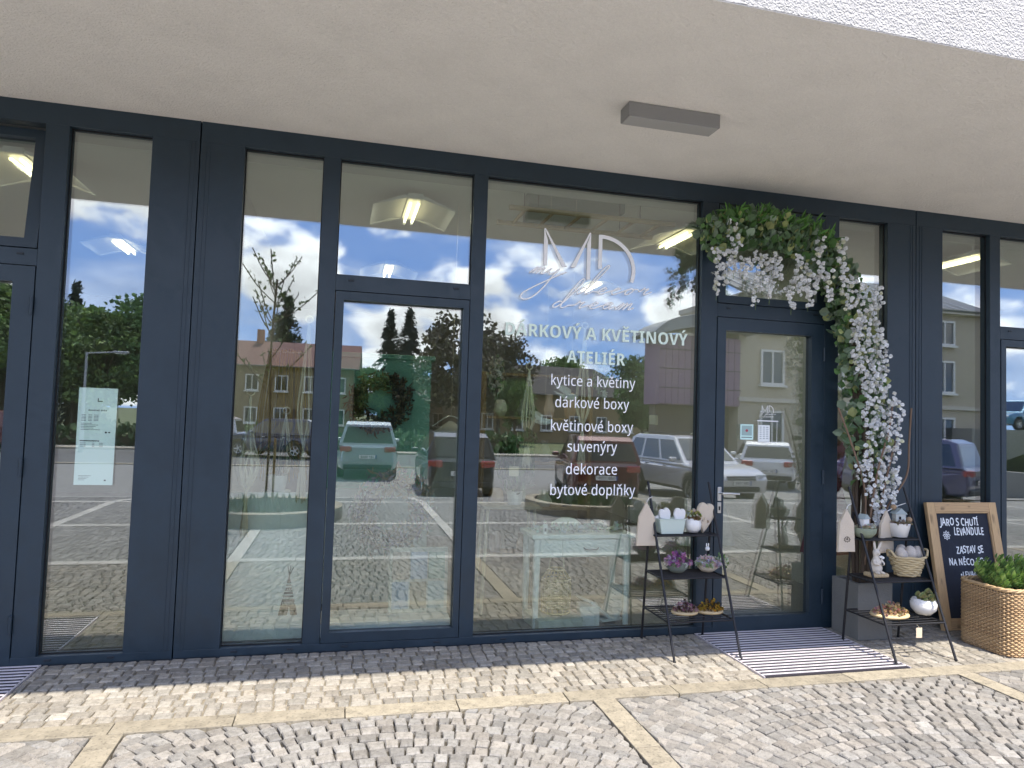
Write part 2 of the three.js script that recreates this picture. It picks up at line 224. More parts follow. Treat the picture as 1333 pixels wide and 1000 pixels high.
// ---------------------------------------------------------------- the shop building
const TOP = 3.493, GB = 0.05, GT = 3.356, GZ = -0.05;
const shop = thing('shop_building', 'shop front with dark blue frames below a white plaster overhang', 'building');
{
  mesh('soffit', mU(b6(-14, 22, TOP, TOP + 0.3, -0.35, 2.15), 0.9), M.plaster, shop);
  mesh('upper_wall', mU(b6(-14, 22, TOP + 0.004, 9.5, 1.95, 2.153), 0.9), M.plasterWall, shop);
  mesh('flat_roof', mU(b6(-14, 22, 9.3, 9.5, -9.5, 1.95), 0.9), M.plaster, shop);
  mesh('rear_wall', mU(b6(-14, 22, -0.05, 9.3, -9.7, -9.5), 0.9), M.plasterWall, shop);
  for (const x of [-14.2, 22]) mesh('side_wall', mU(b6(x, x + 0.2, -0.05, 9.3, -9.5, 1.95), 0.9), M.plasterWall, shop);
  for (const [a, b] of [[-14, -6.66], [10.43, 22]]) mesh('plaster_wall', mU(b6(a, b, 0, TOP, -0.3, 0), 0.9), M.plasterWall, shop);
  const bar = (name, x0, x1, y0, y1, z0 = -0.1, z1 = 0) => mesh(name, mU(rb(x1 - x0, y1 - y0, z1 - z0, 0.0025, (x0 + x1) / 2, (y0 + y1) / 2, (z0 + z1) / 2), 0.8), M.frame, shop);
  const pane = (x0, x1, y0, y1, parent, z = GZ) => { const g = new THREE.PlaneGeometry(x1 - x0 + 0.02, y1 - y0 + 0.02).translate((x0 + x1) / 2, (y0 + y1) / 2, z); mesh('inner_pane', g.clone().translate(0, 0, -0.026), M.glass, parent); return mesh('pane', g, M.glass, parent); };
  const ring = (x0, x1, y0, y1, w, z0, z1) => { const s = new THREE.Shape([[x0, y0], [x1, y0], [x1, y1], [x0, y1]].map((p) => new THREE.Vector2(...p))); const [l, r, b, t] = [].concat(w).length === 4 ? w : [w, w, w, w]; s.holes.push(new THREE.Path([[x0 + l, y0 + b], [x0 + l, y1 - t], [x1 - r, y1 - t], [x1 - r, y0 + b]].map((p) => new THREE.Vector2(...p)))); return new THREE.ExtrudeGeometry(s, { depth: z1 - z0, bevelEnabled: false }).translate(0, 0, z0); };
  const wins = {};
  const fixed = (key, x0, x1, y0, y1) => { const w = new THREE.Group(); w.name = 'window'; shop.add(w); pane(x0, x1, y0, y1, w); mesh('gasket', ring(x0 - 0.004, x1 + 0.004, y0 - 0.004, y1 + 0.004, 0.011, GZ + 0.002, GZ + 0.008), M.gasket, w); wins[key] = w; return w; };
  const sash = (key, name, x0, x1, y0, y1, w, tilt = 0) => {
    const o = new THREE.Group(); o.name = name; shop.add(o); wins[key] = o;
    mesh('sash', mU(ring(x0 + 0.005, x1 - 0.005, y0 + 0.005, y1 - 0.005, w, -0.07, 0.004), 0.8), M.frame, o);
    mesh('gasket', ring(x0 + w[0] - 0.006, x1 - w[1] + 0.006, y0 + w[2] - 0.006, y1 - w[3] + 0.006, 0.012, GZ + 0.003, GZ + 0.009), M.gasket, o);
    pane(x0 + w[0], x1 - w[1], y0 + w[2], y1 - w[3], o);
    if (tilt) { o.position.set(0, y0 * (1 - Math.cos(tilt)), -y0 * Math.sin(tilt)); o.rotation.x = tilt; }
    return o;
  };
  const caps = (a, b, y) => { for (const x of [a, b]) mesh('drain_cap', rb(0.04, 0.012, 0.008, 0.003, x, y, 0.003), M.frameEdge, shop); };
  for (const [mi, s] of [[-1, -5.7], [0, 0], [1, 5.7]]) {
    bar('head_rail', -0.962 + s, 4.73 + s, GT, TOP); bar('sill_rail', -0.962 + s, 4.73 + s, 0, GB);
    bar('panel', -0.963 + s, -0.688 + s, GB, GT); bar('panel', 4.445 + s, 4.731 + s, GB, GT);
    for (const [a, b] of [[-0.176, -0.064], [0.876, 0.978], [2.71, 2.848], [3.832, 3.965]]) bar('mullion', a + s, b + s, GB, GT);
    for (const x of [-0.93, -0.905, 4.70, 4.675]) if (mi < 1 || x < 4) mesh('seam_strip', b6(x + s - 0.003, x + s + 0.003, GB, GT, -0.005, 0.003), M.frame, shop);
    mesh('backing', b6(-0.962 + s, 4.73 + s, 0, 0.04, -0.16, -0.105), M.frameEdge, shop);
    // slim window, tilting door, big pane, entrance door, slim window
    fixed('slimA' + mi, -0.688 + s, -0.176 + s, GB, GT);
    bar('transom', -0.064 + s, 0.876 + s, 2.436, 2.548);
    fixed('lightA' + mi, -0.064 + s, 0.876 + s, 2.548, GT);
    sash('doorA' + mi, 'french_window', -0.064 + s, 0.876 + s, GB, 2.436, [0.055, 0.042, 0.066, 0.058]);
    fixed('big' + mi, 0.978 + s, 2.71 + s, GB, GT);
    bar('transom', 2.848 + s, 3.832 + s, 2.45, 2.556);
    sash('lightB' + mi, 'fanlight', 2.848 + s, 3.832 + s, 2.556, GT - 0.01, [0.065, 0.075, 0.06, 0.055], mi === -1 ? -0.11 : 0);
    sash('doorB' + mi, 'door', 2.848 + s, 3.832 + s, 0.022, 2.45, [0.075, 0.118, 0.085, 0.1]);
    fixed('slimB' + mi, 3.965 + s, 4.445 + s, GB, GT);
    caps(0.04 + s, 0.77 + s, 2.51); caps(2.95 + s, 3.74 + s, 2.52); caps(-0.6 + s, -0.25 + s, 0.028); caps(0.1 + s, 0.72 + s, 0.028); caps(1.2 + s, 2.5 + s, 0.028); caps(4.03 + s, 4.38 + s, 0.028);
    const d = wins['doorB' + mi];
    mesh('handle', [rb(0.034, 0.11, 0.012, 0.006, 2.889 + s, 1.062, 0.01), rod([2.889 + s, 1.07, 0.01], [2.889 + s, 1.07, 0.06], 0.009), tube([[2.889 + s, 1.07, 0.056], [2.92 + s, 1.07, 0.06], [3.03 + s, 1.066, 0.06]], 0.009, 10, 8)], M.steel, d);
    mesh('lock_plate', [rb(0.034, 0.085, 0.01, 0.005, 2.889 + s, 0.955, 0.009)], M.steel, d);
    for (const hy of [0.25, 1.2, 2.2]) mesh('hinge', cyl(0.011, 0.011, 0.11, 3.822 + s, hy, 0.012, 0, 0, 0, 10), M.frame, d);
    mesh('keyhole', [rb(0.012, 0.03, 0.004, 0.002, 2.889 + s, 0.952, 0.0165)], M.gasket, d);
  }
  mesh('sill_rail', b6(-6.66, 10.43, -0.06, 0.0, -0.1, -0.004), M.frameEdge, shop);
  M.wins = wins;
}
// lettering on the panes
function decal(name, x0, x1, y0, y1, z, tex, parent, opts = {}) {
  const m = std([1, 1, 1], 0.7, { map: tex, transparent: true, side: THREE.DoubleSide, ...opts });
  const o = mesh(name, new THREE.PlaneGeometry(x1 - x0, y1 - y0).translate((x0 + x1) / 2, (y0 + y1) / 2, z), m, parent); return o;
}
const GL = { // handwriting strokes, x-height 1
  m: [[-0.15, 0.0], [0.1, 0.65], [0.25, 1], [0.24, 0.5], [0.12, 0], [0.35, 0.65], [0.58, 1], [0.58, 0.55], [0.46, 0], [0.7, 0.65], [0.93, 1], [0.94, 0.55], [0.86, 0.1], [1.0, 0.02], [1.25, 0.3]],
  y: [[0.05, 1], [0.0, 0.4], [0.2, 0.03], [0.5, 0.35], [0.8, 1], [0.62, 0], [0.42, -2], [0.05, -3.6], [-0.5, -4.3], [-1.05, -4.1], [-1.1, -3.3], [-0.5, -2.2], [0.4, -0.9], [1.2, 0.2], [1.6, 0.6]],
  d: [[0.55, 0.85], [0.3, 1], [0.0, 0.5], [0.06, 0.06], [0.35, 0.2], [0.7, 1.0], [1.05, 2.6], [1.32, 4.2], [1.2, 4.55], [0.98, 4.0], [0.72, 2.0], [0.6, 0.5], [0.7, 0.05], [0.95, 0.1], [1.2, 0.4]],
  e: [[0.0, 0.35], [0.35, 0.55], [0.5, 0.9], [0.3, 1], [0.02, 0.55], [0.1, 0.05], [0.45, 0.1], [0.85, 0.45]],
  c: [[0.5, 0.82], [0.3, 1], [0.02, 0.5], [0.12, 0.03], [0.45, 0.1], [0.85, 0.45]],
  o: [[0.4, 1], [0.08, 0.6], [0.08, 0.05], [0.4, 0.1], [0.6, 0.6], [0.4, 1], [0.55, 0.8], [0.9, 0.85]],
  r: [[0.0, 0.5], [0.2, 1], [0.24, 1.1], [0.34, 0.85], [0.62, 0.95], [0.45, 0.45], [0.5, 0.02], [1.0, 0.45]],
  a: [[0.55, 0.85], [0.3, 1], [0.0, 0.5], [0.08, 0.05], [0.35, 0.2], [0.6, 0.95], [0.5, 0.25], [0.6, 0.03], [0.95, 0.4]],
};
function script(x, word, x0, y0, xh, slant, lw, adv = 1, up = 0, wide = 1.6) { // y0 baseline in canvas pixels
  let cx = 0; x.lineWidth = lw; x.lineCap = x.lineJoin = 'round';
  const pts = []; for (const ch of word) { const g = GL[ch]; for (const p of g) pts.push([cx + p[0], p[1]]); cx += ({ m: 1.5, y: 1.2, d: 1.7, e: 1.1, c: 1.1, o: 1.2, r: 1.25, a: 1.25 })[ch] * adv; }
  const P = pts.map(([a, b]) => V(x0 + (a * wide + b * slant) * xh, y0 - b * xh - (a * wide * xh) * up, 0)), c = new THREE.CatmullRomCurve3(P, false, 'catmullrom', 0.5).getPoints(P.length * 10);
  x.beginPath(); c.forEach((p, i) => i ? x.lineTo(p.x, p.y) : x.moveTo(p.x, p.y)); x.stroke();
}
function logo(x, W, H, sx, sy, X0, Y1, s, full) { // metres -> canvas
  const px = (a) => (a - X0) * s, py = (b) => (Y1 - b) * s, poly = (p) => { x.beginPath(); p.forEach(([a, b], i) => i ? x.lineTo(px(a), py(b)) : x.moveTo(px(a), py(b))); x.closePath(); x.fill(); };
  const w = 0.030;
  poly([[1.413, 3.012], [1.413 + w, 2.925], [1.413 + w, 2.735], [1.413, 2.735]]);
  poly([[1.413, 3.012], [1.425, 3.012], [1.595, 2.735], [1.558, 2.735]]);
  poly([[1.782, 3.012], [1.77, 3.012], [1.625, 2.735], [1.662, 2.735]]);
  poly([[1.782, 3.012], [1.782 - w, 2.925], [1.782 - w, 2.655], [1.782, 2.655]]);
  poly([[1.843, 3.004], [1.843 + w, 3.004], [1.843 + w, 2.745], [1.843, 2.745]]);
  x.beginPath(); x.lineWidth = w * s; x.lineCap = 'butt';
  for (let i = 0; i <= 40; i++) { const a = i / 40, t = Math.PI / 2 - a * 1.92, X = 1.87 + 0.262 * Math.cos(t), Y = 2.745 + 0.245 * Math.sin(t); i ? x.lineTo(px(X), py(Y)) : x.moveTo(px(X - 0.02), py(Y)); } x.stroke();
  script(x, 'my', px(1.325), py(2.672), 0.046 * s, 0.6, 0.0098 * s, 1, -0.02, 1.75);
  script(x, 'decor', px(1.675), py(2.540), 0.050 * s, 0.6, 0.0095 * s, 1, 0.06, 1.95);
  script(x, 'dream', px(1.49), py(2.425), 0.050 * s, 0.55, 0.0095 * s, 1, 0.04, 1.95);
}
{
  const X0 = 1.0, X1 = 2.7, Y0 = 0.98, Y1 = 3.08, s = 900, k = 1.0095;
  const tx = canvasTex((X1 - X0) * s | 0, (Y1 - Y0) * s | 0, (x, W, H) => {
    x.clearRect(0, 0, W, H); x.fillStyle = '#ffffff'; x.strokeStyle = '#ffffff';
    logo(x, W, H, 0, 0, X0, Y1, s);
    const line = (t, xa, xb, yb, h, font) => { x.font = font + ' ' + h * s + 'px sans-serif'; x.textAlign = 'left'; x.textBaseline = 'alphabetic'; const w = x.measureText(t).width; x.save(); x.translate((xa - X0) * s, (Y1 - yb) * s); x.scale((xb - xa) * s / w, 1); x.fillText(t, 0, 0); x.restore(); };
    x.fillStyle = '#e4f5e6'; line('DÁRKOVÝ A KVĚTINOVÝ', 1.13, 2.596, 2.202, 0.128, 'bold'); line('ATELIÉR', 1.617, 2.08, 2.022, 0.128, 'bold');
    x.fillStyle = '#ffffff';
    [['kytice a květiny', 1.492, 2.168, 1.852], ['dárkové boxy', 1.531, 2.122, 1.69], ['květinové boxy', 1.5, 2.158, 1.518], ['suvenýry', 1.636, 2.032, 1.366], ['dekorace', 1.628, 2.042, 1.2], ['bytové doplňky', 1.51, 2.187, 1.046]].forEach(([t, a, b, y]) => line(t, a, b, y, 0.108, ''));
  });
  const big = M.wins.big0, kx = (v) => v * k, ky = (v) => 1.6 + (v - 1.6) * k;
  decal('lettering', kx(X0), kx(X1), ky(Y0), ky(Y1), GZ + 0.004, tx, big);
  // small logo with opening hours on the door
  const door = M.wins.doorB0, hx = canvasTex(520, 620, (x, W, H) => {
    x.clearRect(0, 0, W, H); x.fillStyle = x.strokeStyle = '#f4f4f2';
    x.save(); x.translate(88, 0); logo(x, W, H, 0, 0, 1.30, 3.03, 330); x.restore();
    x.fillRect(30, 245, 440, 14); x.lineWidth = 7; x.strokeRect(52, 259, 390, 330); x.fillStyle = '#eef3f0'; x.fillRect(58, 320, 235, 262); x.fillStyle = '#5a6a70';
    for (let r = 0; r < 7; r++) for (const [a, w] of [[85, 40], [150, 45], [215, 50]]) x.fillRect(a, 350 + r * 30, w, 7);
    x.fillStyle = '#f4f4f2'; x.fillRect(165, 600, 150, 8);
  });
  decal('opening_hours', 3.235, 3.465, 1.455, 1.77, GZ + 0.004, hx, door);
  const q = canvasTex(128, 150, (x) => { x.fillStyle = '#cfeee6'; x.fillRect(0, 0, 128, 150); x.fillStyle = '#9fb9b4'; x.fillRect(14, 14, 100, 96); x.fillStyle = '#b04a55'; x.beginPath(); x.arc(64, 62, 13, 0, 7); x.fill(); x.fillStyle = '#50605e'; x.fillRect(12, 124, 104, 7); });
  decal('sticker', 3.098, 3.215, 1.487, 1.61, GZ + 0.004, q, door, { transparent: false });
}

// ---------------------------------------------------------------- rooms behind the glass
const ZB = -9.3, CEIL = 3.62;
{
  const wall = std([0.45, 0.45, 0.43], 0.95, { map: plasterC }), floor = std([0.17, 0.165, 0.155], 0.6, { map: rep(plasterC, 1.5) });
  struct('shop_floor', mU(b6(-6.66, 10.43, -0.12, -0.002, ZB, -0.11), 0.5), floor, 'grey shop floor behind the glass');
  struct('shop_ceiling', mU(b6(-6.66, 10.43, CEIL, CEIL + 0.2, ZB, -0.11), 0.5), std([0.74, 0.74, 0.70], 0.95), 'white shop ceiling');
  struct('shop_rear_wall', mU(b6(-6.66, 10.43, -0.1, CEIL, ZB - 0.15, ZB), 0.5), std([0.42, 0.41, 0.39], 0.95, { map: plasterC }), 'pale rear wall of the shop');
  for (const x of [-6.76, -1.02, 4.68, 10.43]) struct('shop_partition', mU(b6(x, x + 0.1, -0.1, CEIL, ZB, -0.12), 0.5), wall, 'pale wall between the shop rooms');
  struct('shop_lintel', mU(b6(-6.66, 10.43, 3.36, CEIL, -0.3, -0.101), 0.5), wall, 'plaster band above the windows inside');
  struct('air_duct', mU(b6(1.55, 2.45, 3.5, CEIL - 0.002, -1.15, -0.95), 0.5), std([0.14, 0.2, 0.17], 0.8), 'dark green air grille under the shop ceiling');
}
// louvre lamps with two tubes
const tubeM = std([0.9, 0.85, 0.7], 0.6, { emissive: new THREE.Color(1, 0.80, 0.45), emissiveIntensity: 3.0 });
function luminaire(x, z, label) {
  const t = thing('ceiling_lamp', label, 'ceiling lamp', [x, 3.46, z], 0, 'louvre lamps under the shop ceiling');
  for (const s of [-1, 1]) { const g = new THREE.PlaneGeometry(0.30, 0.66, 8, 1).rotateX(-Math.PI / 2), p = g.attributes.position; for (let i = 0; i < p.count; i++) { const u = p.getX(i) / 0.30 + 0.5; p.setY(i, -0.09 * Math.pow(Math.abs(s > 0 ? u : 1 - u), 2)); } g.computeVertexNormals(); g.translate(s * 0.215, 0.06, 0); const w = mesh('wing', g, M.lampWhite ??= std([0.8, 0.8, 0.78], 0.5, { side: THREE.DoubleSide }), t); }
  mesh('housing', rb(0.14, 0.05, 0.72, 0.01, 0, 0.075, 0), M.lampWhite, t);
  for (const z2 of [-0.34, 0.34]) mesh('end_plate', mU(extrude([[-0.36, -0.03], [-0.2, 0.02], [-0.06, 0.06], [0.06, 0.06], [0.2, 0.02], [0.36, -0.03], [0.36, -0.02], [0.1, 0.08], [-0.1, 0.08], [-0.36, -0.02]], 0.008).translate(0, 0, z2 - 0.004)), M.lampWhite, t);
  for (const s of [-1, 1]) mesh('tube', cyl(0.013, 0.013, 0.6, s * 0.035, 0.02, 0, Math.PI / 2, 0, 0, 10), tubeM, t);
  for (const q of [-0.2, 0.2]) mesh('hanger', rod([0, 0.1, q], [0, 0.16, q], 0.006), M.steel, t);
  for (const s of [-1, 1]) { const l = new THREE.RectAreaLight(new THREE.Color(1, 0.90, 0.72), 85, 0.022, 0.58); l.position.set(x + s * 0.035, 3.464, z); l.lookAt(x + s * 0.035, 0, z); scene.add(l); }
}
luminaire(-2.52, -1.5, 'lamp with two glowing tubes behind the tilted fanlight'); luminaire(-2.58, -4.2, 'deeper lamp seen above the paper notice');
luminaire(0.57, -1.57, 'lamp with two warm tubes above the french window'); luminaire(0.545, -4.36, 'deeper lamp above the french window, low in its top light');
luminaire(3.29, -1.58, 'lamp with two white tubes beside the hanging wooden ladder'); luminaire(3.38, -4.3, 'deeper lamp shining through the script lettering');
luminaire(6.6, -1.35, 'lamp behind the slim window above the chalkboard');

// wooden ladder hung flat under the ceiling
{
  const wd = std([0.55, 0.40, 0.20], 0.8, { map: woodT }), t = thing('hanging_ladder', 'pale wooden ladder hung flat under the ceiling above the lettering', 'ladder', [0, 0, 0]);
  for (const z of [-0.95, -0.5]) mesh('rail', rod([1.26, 3.30, z], [2.72, 3.30, z], 0.022), wd, t);
  for (let k = 0; k < 6; k++) mesh('rung', rod([1.4 + k * 0.24, 3.30, -0.95], [1.4 + k * 0.24, 3.30, -0.5], 0.014), wd, t);
  for (const x of [1.5, 2.4]) for (const z of [-0.95, -0.5]) mesh('wire', rod([x, 3.3, z], [x, CEIL, z], 0.004), M.blackMetal, t);
}
// paper notice on the pane
{
  const tx = canvasTex(220, 620, (x) => { x.fillStyle = '#e2efe9'; x.fillRect(0, 0, 220, 620); x.fillStyle = '#222'; x.fillRect(108, 66, 5, 22); x.fillRect(112, 82, 24, 6); x.font = 'bold 15px sans-serif'; x.fillText('Otevírací doba', 58, 148); x.fillStyle = '#5d6664';
    for (let i = 0; i < 5; i++) for (const [a, w] of [[22, 26], [60, 22], [92, 26]]) x.fillRect(a, 172 + i * 9, w, 3);
    for (let i = 0; i < 5; i++) x.fillRect(22, 226 + i * 10, 60 + (i * 37) % 50, 3); x.fillStyle = '#222'; x.beginPath(); x.arc(165, 284, 6, 0, 7); x.fill(); x.fillRect(178, 280, 12, 7);
    x.font = 'bold 12px sans-serif'; x.fillRect(20, 336, 110, 6); x.fillStyle = '#5d6664'; for (let i = 0; i < 3; i++) for (const [a, w] of [[22, 32], [90, 14], [130, 22]]) x.fillRect(a, 352 + i * 10, w, 3);
    for (let i = 0; i < 4; i++) x.fillRect(24, 560 + i * 9, 70 - i * 12, 2); x.fillStyle = '#222'; x.fillRect(170, 586, 10, 8); });
  const n = thing('paper_notice', 'long white paper notice taped inside the slim window', 'notice', [-1.495, 1.09, GZ - 0.006]);
  mesh('sheet', new RoundedBoxGeometry(0.222, 0.615, 0.0012, 1, 0.0005).translate(0, 0.3075, 0), std([0.72, 0.76, 0.74], 0.8), n);
  decal('print', -0.111, 0.111, 0, 0.615, 0.0012, tx, n, { transparent: false });
}
// slim window: pale blind panel, teepee motif, macrame
{
  const p = thing('display_stand', 'white display stand with teepee print low behind the slim window', 'display stand', [-0.43, 0, -0.32]);
  mesh('board', rb(0.72, 1.02, 0.03, 0.004, 0, 0.51, 0), std([0.80, 0.82, 0.78], 0.9, { map: plasterC }), p);
  const tx = canvasTex(256, 384, (x) => {
    x.clearRect(0, 0, 256, 384); x.fillStyle = x.strokeStyle = '#3f4644';
    const L = (t) => 128 - t * 92, R = (t) => 138 + t * 92, Y = (t) => 70 + t * 290, band = (a, b) => { x.beginPath(); x.moveTo(L(a), Y(a)); x.lineTo(R(a) - 8, Y(a)); x.lineTo(R(b) - 8, Y(b)); x.lineTo(L(b), Y(b)); x.fill(); };
    x.lineWidth = 6; for (const [a, b] of [[112, 5], [140, 0], [168, 14]]) { x.beginPath(); x.moveTo(130, 75); x.lineTo(a, b); x.stroke(); }
    band(0, 0.2); band(0.24, 0.27); band(0.31, 0.39); band(0.42, 0.47); band(0.51, 0.55); band(0.6, 1);
    x.globalCompositeOperation = 'destination-out'; x.lineWidth = 7; for (let i = 0; i < 9; i++) { x.beginPath(); x.moveTo(74 + i * 14, Y(0.74)); x.lineTo(80 + i * 14, Y(0.67)); x.stroke(); }
    for (let i = 0; i < 4; i++) { x.beginPath(); x.arc(102 + i * 18, Y(0.35), 5, 0, 7); x.fill(); }
    x.beginPath(); x.moveTo(118, 370); x.lineTo(140, Y(0.78)); x.lineTo(160, 370); x.fill();
  });
  decal('teepee_print', 0.045, 0.225, 0.14, 0.51, 0.018, tx, p);
}
function macrame(x, y0, y1, z, w, label, net) {
  const t = thing('macrame_hanger', label, 'macrame', [x, 0, z]), g = [], n = [];
  mesh('ring', new THREE.TorusGeometry(0.025, 0.005, 6, 16).translate(0, y1, 0), M.cord, t);
  for (let k = 0; k < 6; k++) { const a = k * 1.047, cx = Math.cos(a), sz = Math.sin(a); g.push(tube([[0, y1 - 0.03, 0], [cx * 0.03, lerp(y1, y0, 0.3), sz * 0.03], [cx * w, lerp(y1, y0, 0.5), sz * w], [cx * w * 0.8, lerp(y1, y0, 0.58), sz * w * 0.8], [0, lerp(y1, y0, 0.7), 0], [cx * 0.012, lerp(y1, y0, 0.75), sz * 0.012]], 0.0075, 18, 5)); }
  mesh('cords', g, M.cord, t);
  if (net) for (let k = 0; k < 12; k++) { const a = k * 0.5236, b = a + 0.9; for (const sgn of [1, -1]) n.push(tube([[Math.cos(a) * w * 0.6, lerp(y1, y0, 0.4), Math.sin(a) * w * 0.6], [Math.cos(a + sgn * 0.5) * w * 1.04, lerp(y1, y0, 0.5), Math.sin(a + sgn * 0.5) * w * 1.04], [Math.cos(a + sgn * 1.1) * w * 0.5, lerp(y1, y0, 0.64), Math.sin(a + sgn * 1.1) * w * 0.5]], 0.006, 8, 4)); }
  if (net) mesh('net', n, M.cord, t);
  const f = []; const r = mulberry(x * 1000 + 5); for (let k = 0; k < 26; k++) { const a = r() * 6.28, q = 0.012 + r() * 0.012; f.push(tube([[Math.cos(a) * 0.008, lerp(y1, y0, 0.72), Math.sin(a) * 0.008], [Math.cos(a) * q, lerp(y1, y0, 0.85), Math.sin(a) * q], [Math.cos(a) * q * 1.6, y0 + r() * 0.05, Math.sin(a) * q * 1.6]], 0.003, 5, 4)); }
  mesh('tassel', f, M.cord, t);
}
macrame(-0.60, 0.72, 1.72, -0.2, 0.075, 'netted macrame hanger by the edge of the slim window', true);
macrame(-0.235, 0.95, 2.25, -0.22, 0.05, 'long white macrame beside the slim window mullion', false);
macrame(-0.38, 0.85, 1.6, -0.5, 0.04, 'small macrame between the two others in the slim window', false);
macrame(1.86, 1.18, 2.35, -0.3, 0.06, 'macrame plant hanger with tassel behind the white words', false);
macrame(1.4, 1.22, 2.0, -0.25, 0.05, 'macrame hanger with ring left of the white words', false);
{ // dry golden grass curtain
  const t = thing('dried_grass', 'bundle of golden dried stalks hanging in the slim window', 'dried grass', [-0.42, 0, -0.75]), r = mulberry(5), g = [];
  for (let k = 0; k < 90; k++) { const x = (r() - 0.5) * 0.36, y = 1.05 + r() * 0.25; g.push(tube([[x * 0.7, 2.02 + r() * 0.06, (r() - 0.5) * 0.05], [x + (r() - 0.5) * 0.03, 1.6, (r() - 0.5) * 0.06], [x * 1.1, y, (r() - 0.5) * 0.08]], 0.003, 4, 4)); }
  mesh('stalks', g, std([0.42, 0.29, 0.09], 0.9), t); mesh('rod', rod([-0.14, 2.05, 0], [0.14, 2.05, 0], 0.006), M.cord, t);
}
{ // bench behind the french window
  const t = thing('potted_grass', 'arching green grass tuft behind the white display stand', 'plant', [-0.42, 1.02, -0.45]), r = mulberry(8), l = [];
  mesh('pot', lathe([[0, 0], [0.06, 0], [0.075, 0.11], [0.066, 0.11], [0.06, 0.03], [0, 0.03]]), M.ceramic, t);
  const bl = []; for (let k = 0; k < 34; k++) { const a = r() * 6.28, q = 0.12 + r() * 0.14, h = 0.14 + r() * 0.16; bl.push(tube([[0, 0.08, 0], [Math.cos(a) * q * 0.4, 0.1 + h, Math.sin(a) * q * 0.4], [Math.cos(a) * q, 0.06 + h * 0.6, Math.sin(a) * q]], 0.003, 8, 3)); }
  mesh('blades', bl, std([0.05, 0.11, 0.03], 0.7), t); mesh('stand', cyl(0.1, 0.1, 1.02, 0, -0.51, 0), M.white, t);
}
// mint display wall with wreaths
{
  const mint = std([0.24, 0.50, 0.37], 0.7, { map: plasterC }), t = thing('mint_screen', 'mint green panelled display wall behind the french window', 'display wall', [0.36, 0, -1.3]);
  mesh('wall', mU(b6(-0.47, 0.42, 0, 2.08, -0.06, 0), 0.5), mint, t);
  for (const [a, b, c, d] of [[-0.38, 0.3, 1.12, 1.16], [-0.38, 0.3, 1.92, 1.96], [-0.38, -0.34, 1.16, 1.92], [0.26, 0.3, 1.16, 1.92]]) mesh('moulding', b6(a, b, c, d, 0.001, 0.018), mint, t);
  mesh('base', mU(b6(-0.47, 0.42, 0, 0.95, 0.001, 0.12), 0.5), std([0.66, 0.72, 0.66], 0.8, { map: plasterC }), t);
  mesh('cap', rb(0.93, 0.04, 0.16, 0.005, -0.02, 2.1, -0.02), mint, t);
}
function wreath(label, x, y, z, R, r0, cols, seed, n = 520, rosettes = 0) {
  const t = thing('wreath', label, 'wreath', [x, y, z]), r = mulberry(seed), list = [], lg = leafGeo(0.06, 0.02);
  mesh('hoop', new THREE.TorusGeometry(R, 0.018, 8, 40), M.bark, t);
  for (let k = 0; k < n; k++) { const a = r() * 6.283, b = r() * 6.283, q = r0 * Math.sqrt(r()), c = cols[(r() * cols.length) | 0], s = 0.7 + r() * 0.7, v = 0.75 + r() * 0.5; list.push([mat4(Math.cos(a) * (R + q * Math.cos(b)), Math.sin(a) * (R + q * Math.cos(b)), q * Math.sin(b) * 0.6 + 0.02, (r() - 0.5) * 2, r() * 6.28, a + (r() - 0.5) * 2.5, s), c.map((w) => w * v)]); }
  const f = mesh('dried_leaves', bake(lg, list), M.leaf, t); f.userData.kind = 'stuff';
  for (let k = 0; k < rosettes; k++) { const a = 0.6 + k * 6.283 / rosettes + r() * 0.5, pl = []; for (let j = 0; j < 22; j++) pl.push([mat4(0, 0, 0, 0.5 + (j / 22) * 0.9, 0, j * 2.4, 0.9), cols[j % cols.length]]); const m = mesh('flower', bake(lg, pl), M.petal, t); m.position.set(Math.cos(a) * R, Math.sin(a) * R, 0.06); }
}
wreath('dark dried flower wreath hung on the mint display wall', 0.335, 1.70, -1.24, 0.2, 0.085, [[0.16, 0.10, 0.05], [0.09, 0.07, 0.03], [0.30, 0.22, 0.1], [0.06, 0.05, 0.04]], 3, 800, 4);
wreath('pale pastel wreath leaning low behind the french window', 0.44, 0.83, -0.72, 0.235, 0.11, [[0.62, 0.52, 0.46], [0.55, 0.48, 0.56], [0.6, 0.5, 0.36], [0.5, 0.55, 0.5]], 4, 1400, 5);
{ // framed patchwork picture standing on the floor
  const t = thing('patchwork_picture', 'framed pastel patchwork picture standing low behind the french window', 'picture', [0.63, 0.12, -0.42]), r = mulberry(19);
  mesh('frame', rb(0.44, 0.48, 0.02, 0.004, 0, 0.24, 0, -0.06), std([0.62, 0.58, 0.5], 0.8), t);
  [[0.62, 0.5, 0.42], [0.55, 0.6, 0.72], [0.5, 0.6, 0.52], [0.5, 0.58, 0.7], [0.55, 0.45, 0.34], [0.62, 0.68, 0.68]].forEach((c, k) => mesh('patch', rb(0.125, 0.2, 0.008, 0.002, -0.134 + (k % 3) * 0.134, 0.35 - (k / 3 | 0) * 0.22, 0.013, -0.06), std(c, 0.95, { map: rep(graniteT, 2) }), t));
  mesh('plinth', b6(-0.75, 0.22, -0.12, -0.0, -0.12, 0.2), M.whiteMatt, t);
}
